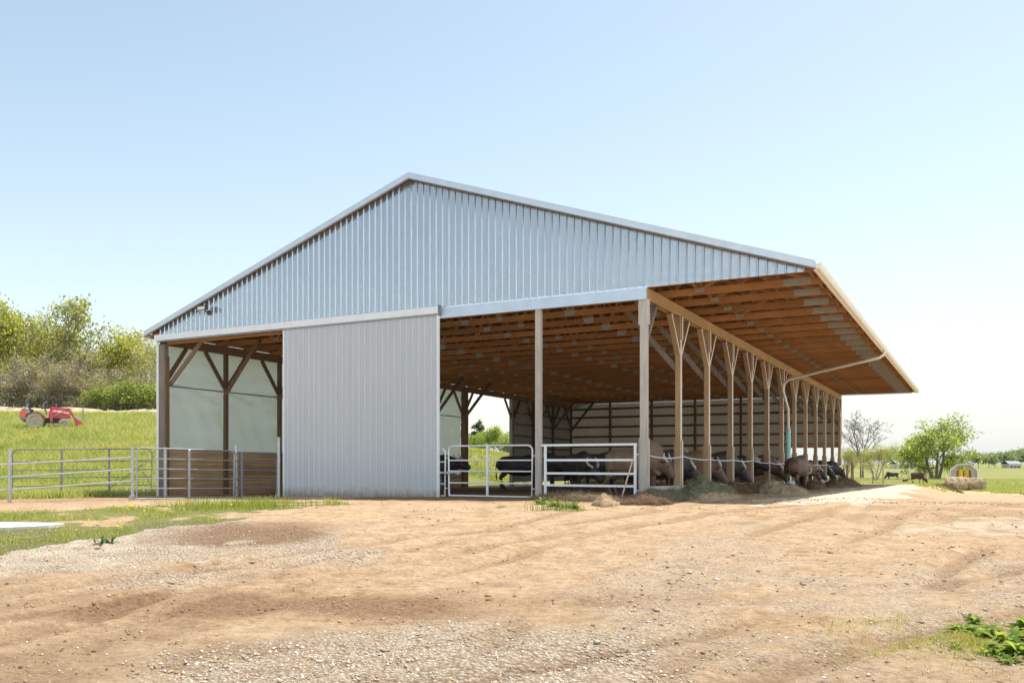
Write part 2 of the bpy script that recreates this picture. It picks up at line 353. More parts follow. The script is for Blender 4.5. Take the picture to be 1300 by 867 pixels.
class MB:
    """collects boxes, tubes, rings for ONE mesh"""
    def __init__(s): s.bm = bmesh.new()
    def box(s, p, q, bev=0):
        v = [s.bm.verts.new((x, y, z)) for x in (p[0], q[0]) for y in (p[1], q[1]) for z in (p[2], q[2])]
        for f in ((0, 1, 3, 2), (4, 6, 7, 5), (0, 4, 5, 1), (2, 3, 7, 6), (0, 2, 6, 4), (1, 5, 7, 3)): s.bm.faces.new([v[i] for i in f])
        return s
    def beam(s, a, b, w, h, up=(0, 0, 1)):
        a = Vector(a); b = Vector(b); d = (b-a).normalized(); up = Vector(up)
        if abs(d.dot(up)) > .98: up = Vector((1, 0, 0))
        r = d.cross(up).normalized()*w/2; u = r.cross(d).normalized()*h/2
        v = [s.bm.verts.new(p+i*r+j*u) for p in (a, b) for i in (-1, 1) for j in (-1, 1)]
        for f in ((0, 1, 3, 2), (4, 6, 7, 5), (0, 4, 5, 1), (2, 3, 7, 6), (0, 2, 6, 4), (1, 5, 7, 3)): s.bm.faces.new([v[i] for i in f])
        return s
    def tube(s, pts, rad, n=8, cap=True):
        P = [Vector(p) for p in pts]; R = rad if isinstance(rad, (list, tuple)) else [rad]*len(P); rings = []
        up = None
        for i, p in enumerate(P):
            d = (P[min(i+1, len(P)-1)]-P[max(i-1, 0)]).normalized()
            if up is None:
                up = Vector((0, 0, 1)) if abs(d.z) < .9 else Vector((1, 0, 0))
            r = d.cross(up).normalized(); up = r.cross(d).normalized()
            rings.append([s.bm.verts.new(p+R[i]*(math.cos(2*PI*k/n)*r+math.sin(2*PI*k/n)*up)) for k in range(n)])
        for A, B in zip(rings, rings[1:]):
            for k in range(n): s.bm.faces.new((A[k], A[(k+1) % n], B[(k+1) % n], B[k]))
        if cap: s.bm.faces.new(rings[0][::-1]); s.bm.faces.new(rings[-1])
        return s
    def loft(s, rings):
        R = [[s.bm.verts.new(p) for p in r] for r in rings]; n = len(R[0])
        for A, B in zip(R, R[1:]):
            for k in range(n): s.bm.faces.new((A[k], A[(k+1) % n], B[(k+1) % n], B[k]))
        s.bm.faces.new(R[0][::-1]); s.bm.faces.new(R[-1]); return s
    def torus(s, c, axis, R, r, n=28, m=10, sq=1.0):
        c = Vector(c); ax = Vector(axis).normalized(); u = ax.orthogonal().normalized(); w = ax.cross(u); rings = []
        for i in range(n):
            e = math.cos(2*PI*i/n)*u+math.sin(2*PI*i/n)*w
            rings.append([s.bm.verts.new(c+e*(R+r*math.cos(2*PI*k/m))+ax*r*sq*math.sin(2*PI*k/m)) for k in range(m)])
        for i in range(n):
            A, B = rings[i], rings[(i+1) % n]
            for k in range(m): s.bm.faces.new((A[k], A[(k+1) % m], B[(k+1) % m], B[k]))
        return s
    def disc(s, c, axis, R, th, n=24, r2=None):
        ax = Vector(axis).normalized(); c = Vector(c)
        return s.tube([c-ax*th/2, c+ax*th/2], [R, R if r2 is None else r2], n)
    def shear(s, k):
        for v in s.bm.verts: v.co.z -= k*v.co.x
        return s
    def build(s, name, material, parent=None, smooth=False, bev=0):
        if bev: bmesh.ops.bevel(s.bm, geom=s.bm.edges[:], offset=bev, segments=1, affect='EDGES')
        bmesh.ops.recalc_face_normals(s.bm, faces=s.bm.faces[:])
        me = bpy.data.meshes.new(name); s.bm.to_mesh(me); s.bm.free()
        if smooth:
            me.polygons.foreach_set('use_smooth', np.ones(len(me.polygons), bool))
            try: me.set_sharp_from_angle(angle=math.radians(38))
            except Exception: pass
        me.materials.append(material)
        return link(bpy.data.objects.new(name, me), parent)
def copy_tree(o, parent=None):
    c = o.copy(); link(c)
    c.parent = parent
    for ch in o.children: copy_tree(ch, c)
    return c
# ------------------------------------------------------------------ sky, sun, camera
SUN = Vector((.303, .246, 1.0)).normalized()
SKY_T = (.79, .715, .575); SKY_H = (2.30, 2.45, 2.54); SKY_C = (3.4, 3.4, 3.4); SKY_FILL = (4.9, 5.6, 6.2)
w = bpy.data.worlds.new('World'); scene.world = w; w.use_nodes = True; nt = w.node_tree; nt.nodes.clear()
sky = N(nt, 'ShaderNodeTexSky'); sky.sky_type = 'NISHITA'; sky.sun_disc = False
sky.sun_elevation = math.asin(SUN.z); sky.sun_rotation = math.atan2(SUN.x, SUN.y)
sky.air_density = 1.0; sky.dust_density = 1.0; sky.ozone_density = 1.0; sky.altitude = 100
bg = N(nt, 'ShaderNodeBackground'); bg.inputs[1].default_value = .15
wo = N(nt, 'ShaderNodeOutputWorld'); nt.links.new(bg.outputs[0], wo.inputs[0])
tc_ = N(nt, 'ShaderNodeTexCoord'); sv = N(nt, 'ShaderNodeSeparateXYZ'); nt.links.new(tc_.outputs['Generated'], sv.inputs[0])
hz = mth(nt, 'POWER', mth(nt, 'SUBTRACT', 1.0, mth(nt, 'MAXIMUM', sv.outputs[2], 0.0), True), 4.5)       # thin spring haze low in the sky
sd = N(nt, 'ShaderNodeVectorMath', operation='DOT_PRODUCT'); nt.links.new(tc_.outputs['Generated'], sd.inputs[0]); sd.inputs[1].default_value = (.85, .5, 0)
az = mth(nt, 'MULTIPLY_ADD', sd.outputs['Value'], .38); az.node.inputs[2].default_value = .62
skc = mix(nt, 1.0, sky.outputs[0], SKY_T, 'MULTIPLY')
skc = mix(nt, mth(nt, 'MULTIPLY', hz, az, True), skc, SKY_H)
cd = N(nt, 'ShaderNodeVectorMath', operation='DISTANCE'); cv = Vector(((1192-CXP)/FPX, 1, (HOR-421)/FPX)).normalized()
mp_ = N(nt, 'ShaderNodeMapping'); mp_.inputs['Scale'].default_value = (1, 1, 2.6); nt.links.new(tc_.outputs['Generated'], mp_.inputs[0])
nt.links.new(mp_.outputs[0], cd.inputs[0]); cd.inputs[1].default_value = (cv.x, cv.y, cv.z*2.6)
cn = noise(nt, 26, 6, mp_.outputs[0]); cl_ = mth(nt, 'SUBTRACT', mth(nt, 'MULTIPLY', cn.outputs[0], .09), cd.outputs['Value'])
cl_ = mth(nt, 'MULTIPLY', mth(nt, 'ADD', cl_, -.008), 26, True)
skc = mix(nt, mth(nt, 'MULTIPLY', cl_, .7), skc, SKY_C)
bk = mth(nt, 'MULTIPLY', mth(nt, 'MULTIPLY', sv.outputs[1], -1.5, True), mth(nt, 'SUBTRACT', 1.15, mth(nt, 'MULTIPLY', sv.outputs[2], 1.0), True), True)
bn = noise(nt, 2.2, 5, tc_.outputs['Generated']); bk = mth(nt, 'MULTIPLY', bk, mth(nt, 'ADD', bn.outputs[0], .35), True)
sr_ = N(nt, 'ShaderNodeVectorMath', operation='DOT_PRODUCT'); nt.links.new(tc_.outputs['Generated'], sr_.inputs[0]); sr_.inputs[1].default_value = (.88, -.475, 0)
bk = mth(nt, 'MULTIPLY', bk, mth(nt, 'ADD', mth(nt, 'MULTIPLY', sr_.outputs['Value'], .65), .58), True)
skc = mix(nt, bk, skc, SKY_FILL)                                         # unseen bright cloud added behind the viewer to fill the shaded gable
nt.links.new(skc, bg.inputs[0])
sl = bpy.data.lights.new('sun', 'SUN'); sl.energy = 3.2; sl.angle = math.radians(.5); sl.color = (1.0, .97, .92)
so = link(bpy.data.objects.new('sun', sl)); so.rotation_euler = (-SUN).to_track_quat('-Z', 'Y').to_euler(); so.location = (20, 10, 60)
cam = bpy.data.cameras.new('camera'); co = link(bpy.data.objects.new('camera', cam))
co.location = (0, 0, EYE); co.rotation_euler = (PI/2, 0, 0)
cam.sensor_width = 36; cam.lens = FPX/1300*36; cam.shift_y = (HOR-433.5)/1300; cam.clip_end = 6000; cam.clip_start = .05
scene.camera = co
scene.view_settings.view_transform = 'Standard'; scene.view_settings.look = 'None'; scene.view_settings.gamma = 1
scene.view_settings.exposure = 1.25
scene.render.engine = 'CYCLES'; scene.cycles.max_bounces = 8; scene.cycles.diffuse_bounces = 5; scene.cycles.transparent_max_bounces = 8
scene.cycles.use_denoising = True; scene.cycles.sample_clamp_indirect = 8
# ------------------------------------------------------------------ ground sheet
ys = np.concatenate([np.linspace(-40, 4, 24)[:-1], 4+np.cumsum(np.concatenate([[0], .016*(np.linspace(1, 2.6, 330))**1.5]))])
yy = ys[-1]; ext = []
while yy < 3000: yy *= 1.011 if yy < 120 else 1.05; ext.append(yy)
ys = np.concatenate([ys, ext]); NU = 760
us = np.linspace(-1, 1, NU)
HW = np.maximum(12, .86*ys+7)
X = us[None, :]*HW[:, None]; Y = np.repeat(ys[:, None], NU, 1)
xf, yf = X.ravel(), Y.ravel()
Z = ground(xf, yf)+(.034*(fbm(xf*5, yf*5, 77, 5)-.5)+.02*np.maximum(vnoise(xf*13, yf*13, 79)-.6, 0)+.03*np.maximum(fbm(xf*2.3, yf*2.3, 87, 4)-.52, 0)*(1-.6*sst(10, 20, yf)))*(1-sst(40, 70, yf))
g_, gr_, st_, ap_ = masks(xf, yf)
nr = len(ys); idx = np.arange(nr*NU).reshape(nr, NU)
F = np.stack([idx[:-1, :-1], idx[:-1, 1:], idx[1:, 1:], idx[1:, :-1]], -1).reshape(-1, 4)
go = npmesh('ground', np.stack([xf, yf, Z], 1), F, M['ground'], smooth=True)
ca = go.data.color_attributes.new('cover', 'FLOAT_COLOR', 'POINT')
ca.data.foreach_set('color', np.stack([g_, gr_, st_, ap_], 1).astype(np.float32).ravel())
tag(go, kind='structure')
# ------------------------------------------------------------------ the barn (local x = t along it, y = s along the gable)
ROT = PI/2-TH
barn = thing('cattle_barn', 'long open sided barn with blue grey metal gable and deep timber roof overhang', 'barn', (C0[0], C0[1], 0), ROT)
def bp(mb, name, material, parent=None, smooth=False, bev=0, k=KF):
    mb.shear(k); return mb.build(name, material, parent or barn, smooth, bev)
def ribs(a0, a1, pitch=.2286, h=.027, minor=0):
    """rolled metal profile: list of (position, height)"""
    out = []; n = int(math.ceil((a1-a0)/pitch))
    for i in range(n+1):
        c = a0+i*pitch
        for d, hh in ((-.034, 0), (-.013, h), (.013, h), (.034, 0)):
            out.append((c+d, hh))
        for m_ in range(minor):
            e = c+pitch*(m_+1)/(minor+1)
            for d, hh in ((-.011, 0), (-.005, .004), (.005, .004), (.011, 0)): out.append((e+d, hh))
    out = [p for p in out if a0 <= p[0] <= a1]
    return [(a0, 0)]+out+[(a1, 0)]
def strip(prof, lo, hi, pos, th=.004):
    """sheet from a profile; pos(a, h, v)-> point, lo/hi(a) give the ends"""
    mb = MB(); prev = None
    for a, h in prof:
        cur = [mb.bm.verts.new(pos(a, h, lo(a))), mb.bm.verts.new(pos(a, h, hi(a)))]
        if prev: mb.bm.faces.new((prev[0], cur[0], cur[1], prev[1]))
        prev = cur
    bmesh.ops.solidify(mb.bm, geom=mb.bm.faces[:], thickness=th)
    return mb
# gables
SG1 = s_at(1022, -.06)
for tt, sg in ((-.06, 1), (LEN+.10, -1)):
    lo = ZS if sg > 0 else ZS-.05
    prof = ribs(SG1, WID+.12)
    if sg > 0:   # split the profile where it meets the ridge so that the top edge follows both slopes
        prof = sorted(prof+[(SR, 0)])
    o = bp(strip(prof, lambda a: lo, lambda a: roof_z(a)-.045, lambda a, h, z, tt=tt, sg=sg: (tt-sg*h, a, z)), 'gable_siding', M['siding'])
# roof sheets
RT0, RT1 = -.27, LEN+.42
rprof = ribs(RT0, RT1, .3048, .02, 1)
roof = bpy.data.objects.new('roof', None); link(roof, barn)
for lo_s, hi_s in ((ER, SR-.02), (EL, SR+.02)):
    bp(strip(rprof, lambda a: lo_s, lambda a: hi_s, lambda a, h, s_: (a, s_, roof_z(s_)+h-.02)), 'roof_sheet', M['roof_metal'], roof)
mb = MB()
for d in (-1, 1): mb.beam((RT0-.01, SR+d*.13, roof_z(SR+.13)+.022), (RT1+.01, SR+d*.13, roof_z(SR+.13)+.022), .27, .012, (0, d*PITCH, 1))
bp(mb, 'ridge_cap', M['trim'], roof)
for tt in (RT0-.012, RT1+.012):
    for a, b in ((ER-.01, SR), (EL+.01, SR)):
        mb = MB(); za, zb = roof_z(a)+.022, roof_z(b)+.022
        mb.loft([[(tt-.012, a, za), (tt+.012, a, za), (tt+.012, a, za-.165), (tt-.012, a, za-.165)], [(tt-.012, b, zb), (tt+.012, b, zb), (tt+.012, b, zb-.165), (tt-.012, b, zb-.165)]])
        c = .09*(1 if tt < 0 else -1)
        mb.loft([[(tt-.014, a, za+.012), (tt+c, a, za+.012), (tt+c, a, za+.002), (tt-.014, a, za+.002)], [(tt-.014, b, zb+.012), (tt+c, b, zb+.012), (tt+c, b, zb+.002), (tt-.014, b, zb+.002)]])
        bp(mb, 'rake_trim', M['rake_metal'], roof)
        mb = MB(); e = .02*(1 if tt < 0 else -1)
        mb.loft([[(tt+e-.014, a, za-.14), (tt+e+.014, a, za-.14), (tt+e+.014, a, za-.20), (tt+e-.014, a, za-.20)], [(tt+e-.014, b, zb-.14), (tt+e+.014, b, zb-.14), (tt+e+.014, b, zb-.20), (tt+e-.014, b, zb-.20)]])
        bp(mb, 'barge_board', M['dull_wood'], roof)
# gutters and fascia along both eaves
gp = [(0, .02), (0, -.13), (-.07, -.14), (-.10, -.105), (-.125, -.03), (-.13, .02), (-.115, .02), (-.11, -.02), (-.012, -.02), (-.012, .02)]
for e, d in ((ER-.012, 1), (EL+.012, -1)):
    mb = MB(); mb.loft([[(tt, e+d*a, ZE-.03+b) for a, b in gp] for tt in (RT0-.02, RT1+.02)])
    bp(mb, 'gutter', M['cream'], roof)
    bp(MB().box((RT0+.02, e+d*.012-.008, ZE-.21), (RT1-.02, e+d*.012+.03, ZE-.045)), 'fascia_board', M['cream'], roof)
for lo_s, hi_s in ((ER+.04, SR-.03), (EL-.04, SR+.03)):
    mb = MB(); mb.loft([[(tt, a, roof_z(a)+dz) for a, dz in ((lo_s, -.0255), (hi_s, -.0255), (hi_s, -.0235), (lo_s, -.0235))] for tt in (RT0+.03, RT1-.03)])
    bp(mb, 'roof_deck', M['deck_wood'], roof)
# purlins
k = 0
for side in (1, -1):
    far = (SR-ER) if side > 0 else (EL-SR)
    x = .16
    while x < far-.05:
        s_ = SR-side*x; z = roof_z(s_)
        bp(MB().box((RT0+.03, s_-.02, z-.115), (RT1-.03, s_+.02, z-.027)), 'purlin', M['purlin_wood'], roof)
        x += .60
# trusses
def make_truss():
    th = .021; mb = MB()
    mb.box((-th, ER+.10, ZS+.003), (th, EL-.10, ZS+.19))
    for a, b in ((ER+.03, SR), (EL-.03, SR)):
        za, zb = roof_z(a)-.12, roof_z(b)-.12; e = .002
        mb.loft([[(-th-e, a, za), (th+e, a, za), (th+e, a, max(ZS-.02, za-.15)), (-th-e, a, max(ZS-.02, za-.15))], [(-th-e, b, zb), (th+e, b, zb), (th+e, b, zb-.15), (-th-e, b, zb-.15)]])
    tp = [SR-9.6, SR-7.4, SR-5.0, SR-2.5, SR, SR+2.5, SR+5.0, SR+7.4, SR+9.6]
    bt = [SR-8.5, SR-6.2, SR-3.9, SR-1.3, SR+1.3, SR+3.9, SR+6.2, SR+8.5]
    for i, b in enumerate(bt):
        for a in (tp[i], tp[i+1]):
            mb.beam((.004*(1 if a > b else -1), b, ZS+.10), (.004*(1 if a > b else -1), a, roof_z(a)-.19), .036, .09)
    return mb.build('truss', M['truss_wood'], barn), bt
truss, bts = make_truss()
def plate(s0, s1, z0, z1):
    mb = MB()
    n = 12
    mb.box((-.030, s0, z0), (-.026, s1, z1))
    for i in range(n):
        y = s0+(i+.5)*(s1-s0)/n; mb.box((-.0315, y-.004, z0+.01), (-.0299, y+.004, z1-.01))
    return mb.build('connector_plate', M['plate'], truss)
plate(-4.02, -3.32, ZS+.008, ZS+.195)
plate(3.38, 3.74, ZS+.02, ZS+.21); plate(11.14, 11.50, ZS+.02, ZS+.21); plate(7.3, 7.6, ZS+.02, ZS+.19)
plate(-1.2, -.95, ZS+.06, ZS+.18); plate(1.1, 1.3, ZS+.06, ZS+.18); plate(5.98, 6.2, ZS+.06, ZS+.18); plate(13.4, 13.65, ZS+.06, ZS+.18); plate(15.8, 16.1, ZS+.06, ZS+.18)
tr = math.atan(KF)
for j in range(25):
    o = truss if j == 0 else copy_tree(truss, barn)
    t_ = .02+j*BAY/2; o.location = (t_, 0, -KF*t_+random.uniform(-.004, .004))
# headers
bp(MB().box((-.048, -.10, ZB), (LEN+.09, -.045, ZS-.002)), 'header_beam', M['beam_wood'])
bp(MB().box((-.048, .045, ZB), (LEN+.09, .10, ZS-.002)), 'header_beam', M['beam_wood'])
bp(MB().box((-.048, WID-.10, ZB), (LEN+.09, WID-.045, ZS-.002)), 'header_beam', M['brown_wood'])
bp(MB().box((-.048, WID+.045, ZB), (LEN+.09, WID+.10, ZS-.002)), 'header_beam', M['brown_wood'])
bp(MB().box((.05, .11, ZB), (.09, WID-.11, ZS-.003)), 'header_beam', M['truss_wood'])
# right side: posts, sleeves, braces, curb boards, feed rail
for i in range(NB+1):
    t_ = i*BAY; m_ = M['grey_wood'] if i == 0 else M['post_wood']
    hw = .085 if i else .10
    jt = random.uniform(-.03, .03) if 0 < i < NB else 0
    p = bp(MB().box((t_+jt-.07, -hw, -.5), (t_+jt+.07, hw, ZB)), 'post', m_, bev=.006)
    for sd in (-1, 1):
        bp(MB().box((t_+jt-.055, sd*hw if sd > 0 else -hw-.038, -.45), (t_+jt+.055, sd*hw+.038 if sd > 0 else -hw, 1.62+random.uniform(-.05, .05))), 'sleeve_board', m_, p)
        bp(MB().box((t_+jt-.06, sd*hw if sd > 0 else -hw-.04, 4.62), (t_+jt+.06, sd*hw+.04 if sd > 0 else -hw, ZB-.002)), 'bearer_block', m_, p)
    for sd in (-1, 1):
        if (i == 0 and sd < 0) or (i == NB and sd > 0): continue
        bp(MB().beam((t_+jt+sd*.07, 0, 4.18), (t_+jt+sd*.86, 0, ZB-.02), .15, .085), 'knee_brace', m_ if i else M['dull_wood'])
    if i: bp(MB().beam((t_+jt+.09, .08, 3.75), (t_+jt+.09, 1.75, ZS+.12), .04, .16), 'knee_brace', M['dull_wood'])
    if i < NB:
        bp(MB().box((t_+.08, -.075, -.4), (t_+BAY-.08, .075, .30)), 'curb', M['concrete'])
        sag = random.uniform(.02, .07); pts = [(t_+u*BAY, -.135, 1.13+.03*math.sin(i*2.1)-4*sag*u*(1-u)+(.03*math.sin((i+1)*2.1)-.03*math.sin(i*2.1))*u) for u in np.linspace(0, 1, 9)]
        bp(MB().tube(pts, .018, 8), 'feed_rail', M['white_pipe'], smooth=True)
# front
S_DR, S_DL = s_at(556.5, -.2), s_at(360, -.2)
bp(MB().box((-.105, -.10, ZB-.005), (-.05, S_DR+.3, ZS-.004)), 'header_trim', M['header_metal'])
bp(MB().box((-.075, -.11, ZS-.003), (-.045, WID+.12, ZS+.03)), 'drip_edge', M['siding'])
tc = MB(); cp = [(-.05, 5.655), (-.29, 5.61), (-.29, 5.40), (-.275, 5.40), (-.275, 5.595), (-.05, 5.635)]
tc.loft([[(a, s_, z) for a, z in cp] for s_ in (S_DR-.05, WID+.12)])
track = bp(tc, 'track_cover', M['trim'])
bp(MB().box((-.26, S_DR, 5.36), (-.13, WID+.08, 5.385)).box((-.135, S_DR, 5.36), (-.125, WID+.08, 5.62)), 'track_rail', M['galv'], track)
bp(MB().box((-.30, S_DR-.056, 5.39), (-.06, S_DR-.05, 5.66)), 'end_cap', M['galv_dark'], track)
prof = ribs(S_DR+.03, S_DL-.03, .2286, .026, 1)
door = bp(strip(prof, lambda a: -.20, lambda a: 5.46, lambda a, h, z: (-.205-h, a, z)), 'sliding_door', M['door_metal'])
bp(MB().box((-.20, S_DR+.02, -.19), (-.13, S_DL-.02, -.05)).box((-.20, S_DR+.02, 5.25), (-.13, S_DL-.02, 5.45)).box((-.20, S_DR+.02, 2.5), (-.13, S_DL-.02, 2.64)), 'door_frame', M['dull_wood'], door)
for e in (S_DR, S_DL-.035): bp(MB().box((-.235, e, -.22), (-.12, e+.035, 5.46)), 'door_edge', M['door_metal'], door)
bp(MB().box((-.23, S_DR+.035, -.255), (-.12, S_DL-.035, -.195)), 'bottom_rail', M['slab'], door)
S_MP = s_at(684, 0)
bp(MB().box((-.07, S_MP-.085, -.5), (.07, S_MP+.085, ZB)), 'post', M['grey_wood'], bev=.006)
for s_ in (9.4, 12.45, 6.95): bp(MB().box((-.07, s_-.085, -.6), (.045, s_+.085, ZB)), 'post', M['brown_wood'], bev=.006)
cpst = bp(MB().box((-.10, WID-.19, -.9), (.10, WID+.19, ZB-.002)), 'post', M['dull_wood'], bev=.008)
bp(MB().box((-.112, WID+.10, -.9), (-.102, WID+.215, 5.5)), 'corner_trim', M['trim'], cpst)
bp(MB().box((-.085, WID-.25, -.9), (.085, WID-.19, 4.85)), 'sleeve_board', M['brown_wood'], cpst)
# left side
TO0, TO1 = t_at(592, WID), t_at(648, WID)
lposts = [i*BAY for i in range(1, NB+1)]
lposts = [t_ for t_ in lposts if not (TO0+.25 < t_ < TO1-.25)]
for t_ in sorted(lposts):
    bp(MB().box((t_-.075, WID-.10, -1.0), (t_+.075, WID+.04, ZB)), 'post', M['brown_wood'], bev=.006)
    for sd in (-1, 1): bp(MB().beam((t_+sd*.07, WID-.03, 3.95), (t_+sd*1.05, WID-.03, ZB-.02), .09, .13), 'knee_brace', M['brown_wood'])
    bp(MB().beam((t_-.10, WID-.09, 3.65), (t_-.10, WID-1.9, ZS+.12), .04, .17), 'knee_brace', M['brown_wood'])
bp(MB().box((TO0-.45, WID-.16, -1), (TO0-.02, WID+.11, ZB)), 'post', M['brown_wood'], bev=.008)
bp(MB().box((TO1, WID-.14, -1), (TO1+.16, WID+.09, ZB)), 'post', M['dull_wood'], bev=.008)
bp(MB().beam((.11, WID-.03, 3.95), (1.05, WID-.03, ZB-.02), .09, .13), 'knee_brace', M['brown_wood'])
bp(MB().beam((.13, WID-.2, 3.8), (.13, WID-2.3, ZS+.10), .04, .17), 'knee_brace', M['brown_wood'])
def sheet(t0, t1, z0, z1, s0, amp, seed, n=26, m=16):
    mb = MB(); rnd = random.Random(seed); ph = [rnd.uniform(0, 6) for _ in range(4)]; g = []
    for i in range(n+1):
        r = []
        for j in range(m+1):
            u, v = i/n, j/m
            off = amp*(math.sin(u*9+ph[0]+v*2)*.4+math.sin(u*21+v*7+ph[1])*.25+math.sin(v*10+ph[2]+u*4)*.3)*(math.sin(PI*min(1, max(0, v)))**.5)
            off += amp*2.6*max(0, v-.68)*math.sin(u*11+v*26+ph[3])+amp*.5*math.sin((u*1.2-v)*19+ph[0])*max(0, v-.3)
            r.append(mb.bm.verts.new((t0+u*(t1-t0), s0+off, z0+v*(z1-z0)+.02*math.sin(u*5+ph[1])*(v > .9))))
        g.append(r)
    for i in range(n):
        for j in range(m): mb.bm.faces.new((g[i][j], g[i+1][j], g[i+1][j+1], g[i][j+1]))
    bmesh.ops.solidify(mb.bm, geom=mb.bm.faces[:], thickness=.003)
    return mb
edges = [.10]+[t_ for t_ in sorted(lposts) if t_ < TO0-.6]+[TO0-.45]
for i, (a, b) in enumerate(zip(edges, edges[1:])):
    bp(sheet(a, b, 3.78, ZB+.05, WID+.075, .03, i), 'upper_curtain', M['curtain'], smooth=True)
    bp(sheet(a, b, 1.36, 3.86, WID+.12, .075, i+50, 40, 26), 'lower_curtain', M['curtain'], smooth=True)
bp(MB().tube([(.12, WID+.048, 3.80), (TO0-.5, WID+.048, 3.80)], .02, 8), 'curtain_pipe', M['galv_dark'], smooth=True)
for q, (a, b) in enumerate(zip(edges, edges[1:])):
    z = -.75
    for r in range(9):
        z1 = z+.238
        bp(MB().box((a+.003, WID+.042, z), (b-.003, WID+.082+.002*(r % 2), min(z1-.006, 1.40))), 'kick_plank', M['plank_wood'], k=KF)
        z = z1
        if z > 1.38: break
    bp(MB().box((a, WID+.02, 1.40), (b, WID+.10, 1.44)), 'sill_board', M['dull_wood'])
# far end: metal walls with girts
def side_wall(t0, t1):
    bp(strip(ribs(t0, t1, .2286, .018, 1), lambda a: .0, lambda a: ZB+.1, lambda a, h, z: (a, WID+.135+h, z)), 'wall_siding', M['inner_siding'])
    for z in (.75, 1.5, 2.25, 3.0, 3.75, 4.5): bp(MB().box((t0, WID+.09, z-.07), (t1, WID+.128, z+.07)), 'girt', M['brown_wood'])
side_wall(TO1+.17, LEN+.20)
prof = ribs(3.1, WID+.10, .2286, .018, 1)
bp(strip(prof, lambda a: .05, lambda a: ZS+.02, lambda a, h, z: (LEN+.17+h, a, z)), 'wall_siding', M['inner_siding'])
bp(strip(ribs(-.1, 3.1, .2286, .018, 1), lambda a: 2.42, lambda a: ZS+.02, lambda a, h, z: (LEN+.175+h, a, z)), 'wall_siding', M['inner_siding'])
for z in (.9, 1.6, 2.5, 3.2, 3.9, 4.6, 5.2):
    bp(MB().box((LEN+.115, 3.1 if z < 2.4 else -.08, z-.075), (LEN+.155, WID+.02, z+.075)), 'girt', M['brown_wood'])
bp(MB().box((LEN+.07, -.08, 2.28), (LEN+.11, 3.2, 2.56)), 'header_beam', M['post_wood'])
for r in range(3): bp(MB().box((LEN+.075, 3.1, -.75+r*.40), (LEN+.113, WID-.02, -.36+r*.40)), 'kick_plank', M['plank_wood'])
for i in range(1, 6):
    s_ = i*WID/6
    bp(MB().box((LEN-.07, s_-.08, -1.0), (LEN+.07, s_+.08, ZS+.05)), 'post', M['brown_wood'], bev=.006)
# downspout: from the eave gutter back to the posts, then into a teal drain pipe
TD = t_at(1001, -.26); TG = t_at(1123, ER-.07)
def zof(py, x, y): return EYE+(HOR-py)/FPX*y
zd = lambda py: zof(py, *st2xy(-.26, TD))+KF*TD
TD0 = t_at(994, -.26)
pts = [(TG, ER-.07, ZE-.16), (TG, ER-.04, ZE-.30), (TG-.06, ER+.12, ZE-.42)]
e = Vector((TD0, -.34, zd(486))); a = Vector(pts[-1])
pts += [a+(e-a)*u for u in (.25, .5, .75, .95)]
pts += [(TD0, -.27, zd(491)), (TD0+.02, -.26, zd(499)), (TD-.06, -.26, zd(520)), (TD, -.26, zd(544))]
ds_ = bp(MB().tube(pts, .062, 12), 'downspout', M['cream'], smooth=True)
bp(MB().tube([(TD, -.26, -.5), (TD, -.26, zd(549))], .105, 16), 'drain_pipe', M['teal'], ds_, smooth=True)
bp(MB().tube([(TD, -.26, zd(549)), (TD, -.26, zd(543))], [.115, .085], 16), 'pipe_coupling', M['galv_pale'], ds_, smooth=True)
for u in (.3, .75):
    q = a+(e-a)*u; bp(MB().tube([q+Vector((-.012, 0, 0)), q+Vector((.012, 0, 0))], .071, 12), 'strap', M['white_pipe'], ds_)
# floodlight on the gable
sf = s_at(265, -.1); x_, y_ = st2xy(sf, -.1); zf = zof(392, x_, y_)
fl = thing('floodlight', 'small dark twin floodlight fixed to the gable siding under the left roof slope', 'floodlight', (x_, y_, zf-.12), ROT)
MB().box((-.02, -.07, -.10), (.02, .07, .06)).build('mounting_plate', M['bronze'], fl)
MB().tube([(-.02, 0, -.02), (-.12, 0, 0), (-.16, 0, .06)], .022, 8).build('arm', M['bronze'], fl)
h_ = MB(); h_.loft([[(-.34, -.20, .02), (-.34, .20, .02), (-.34, .20, .16), (-.34, -.20, .16)], [(-.14, -.14, .06), (-.14, .14, .06), (-.14, .14, .22), (-.14, -.14, .22)]])
hs = h_.build('housing', M['bronze'], fl, bev=.008)
MB().box((-.352, -.17, .035), (-.342, .17, .145)).build('lens', M['pale_lens'], hs)
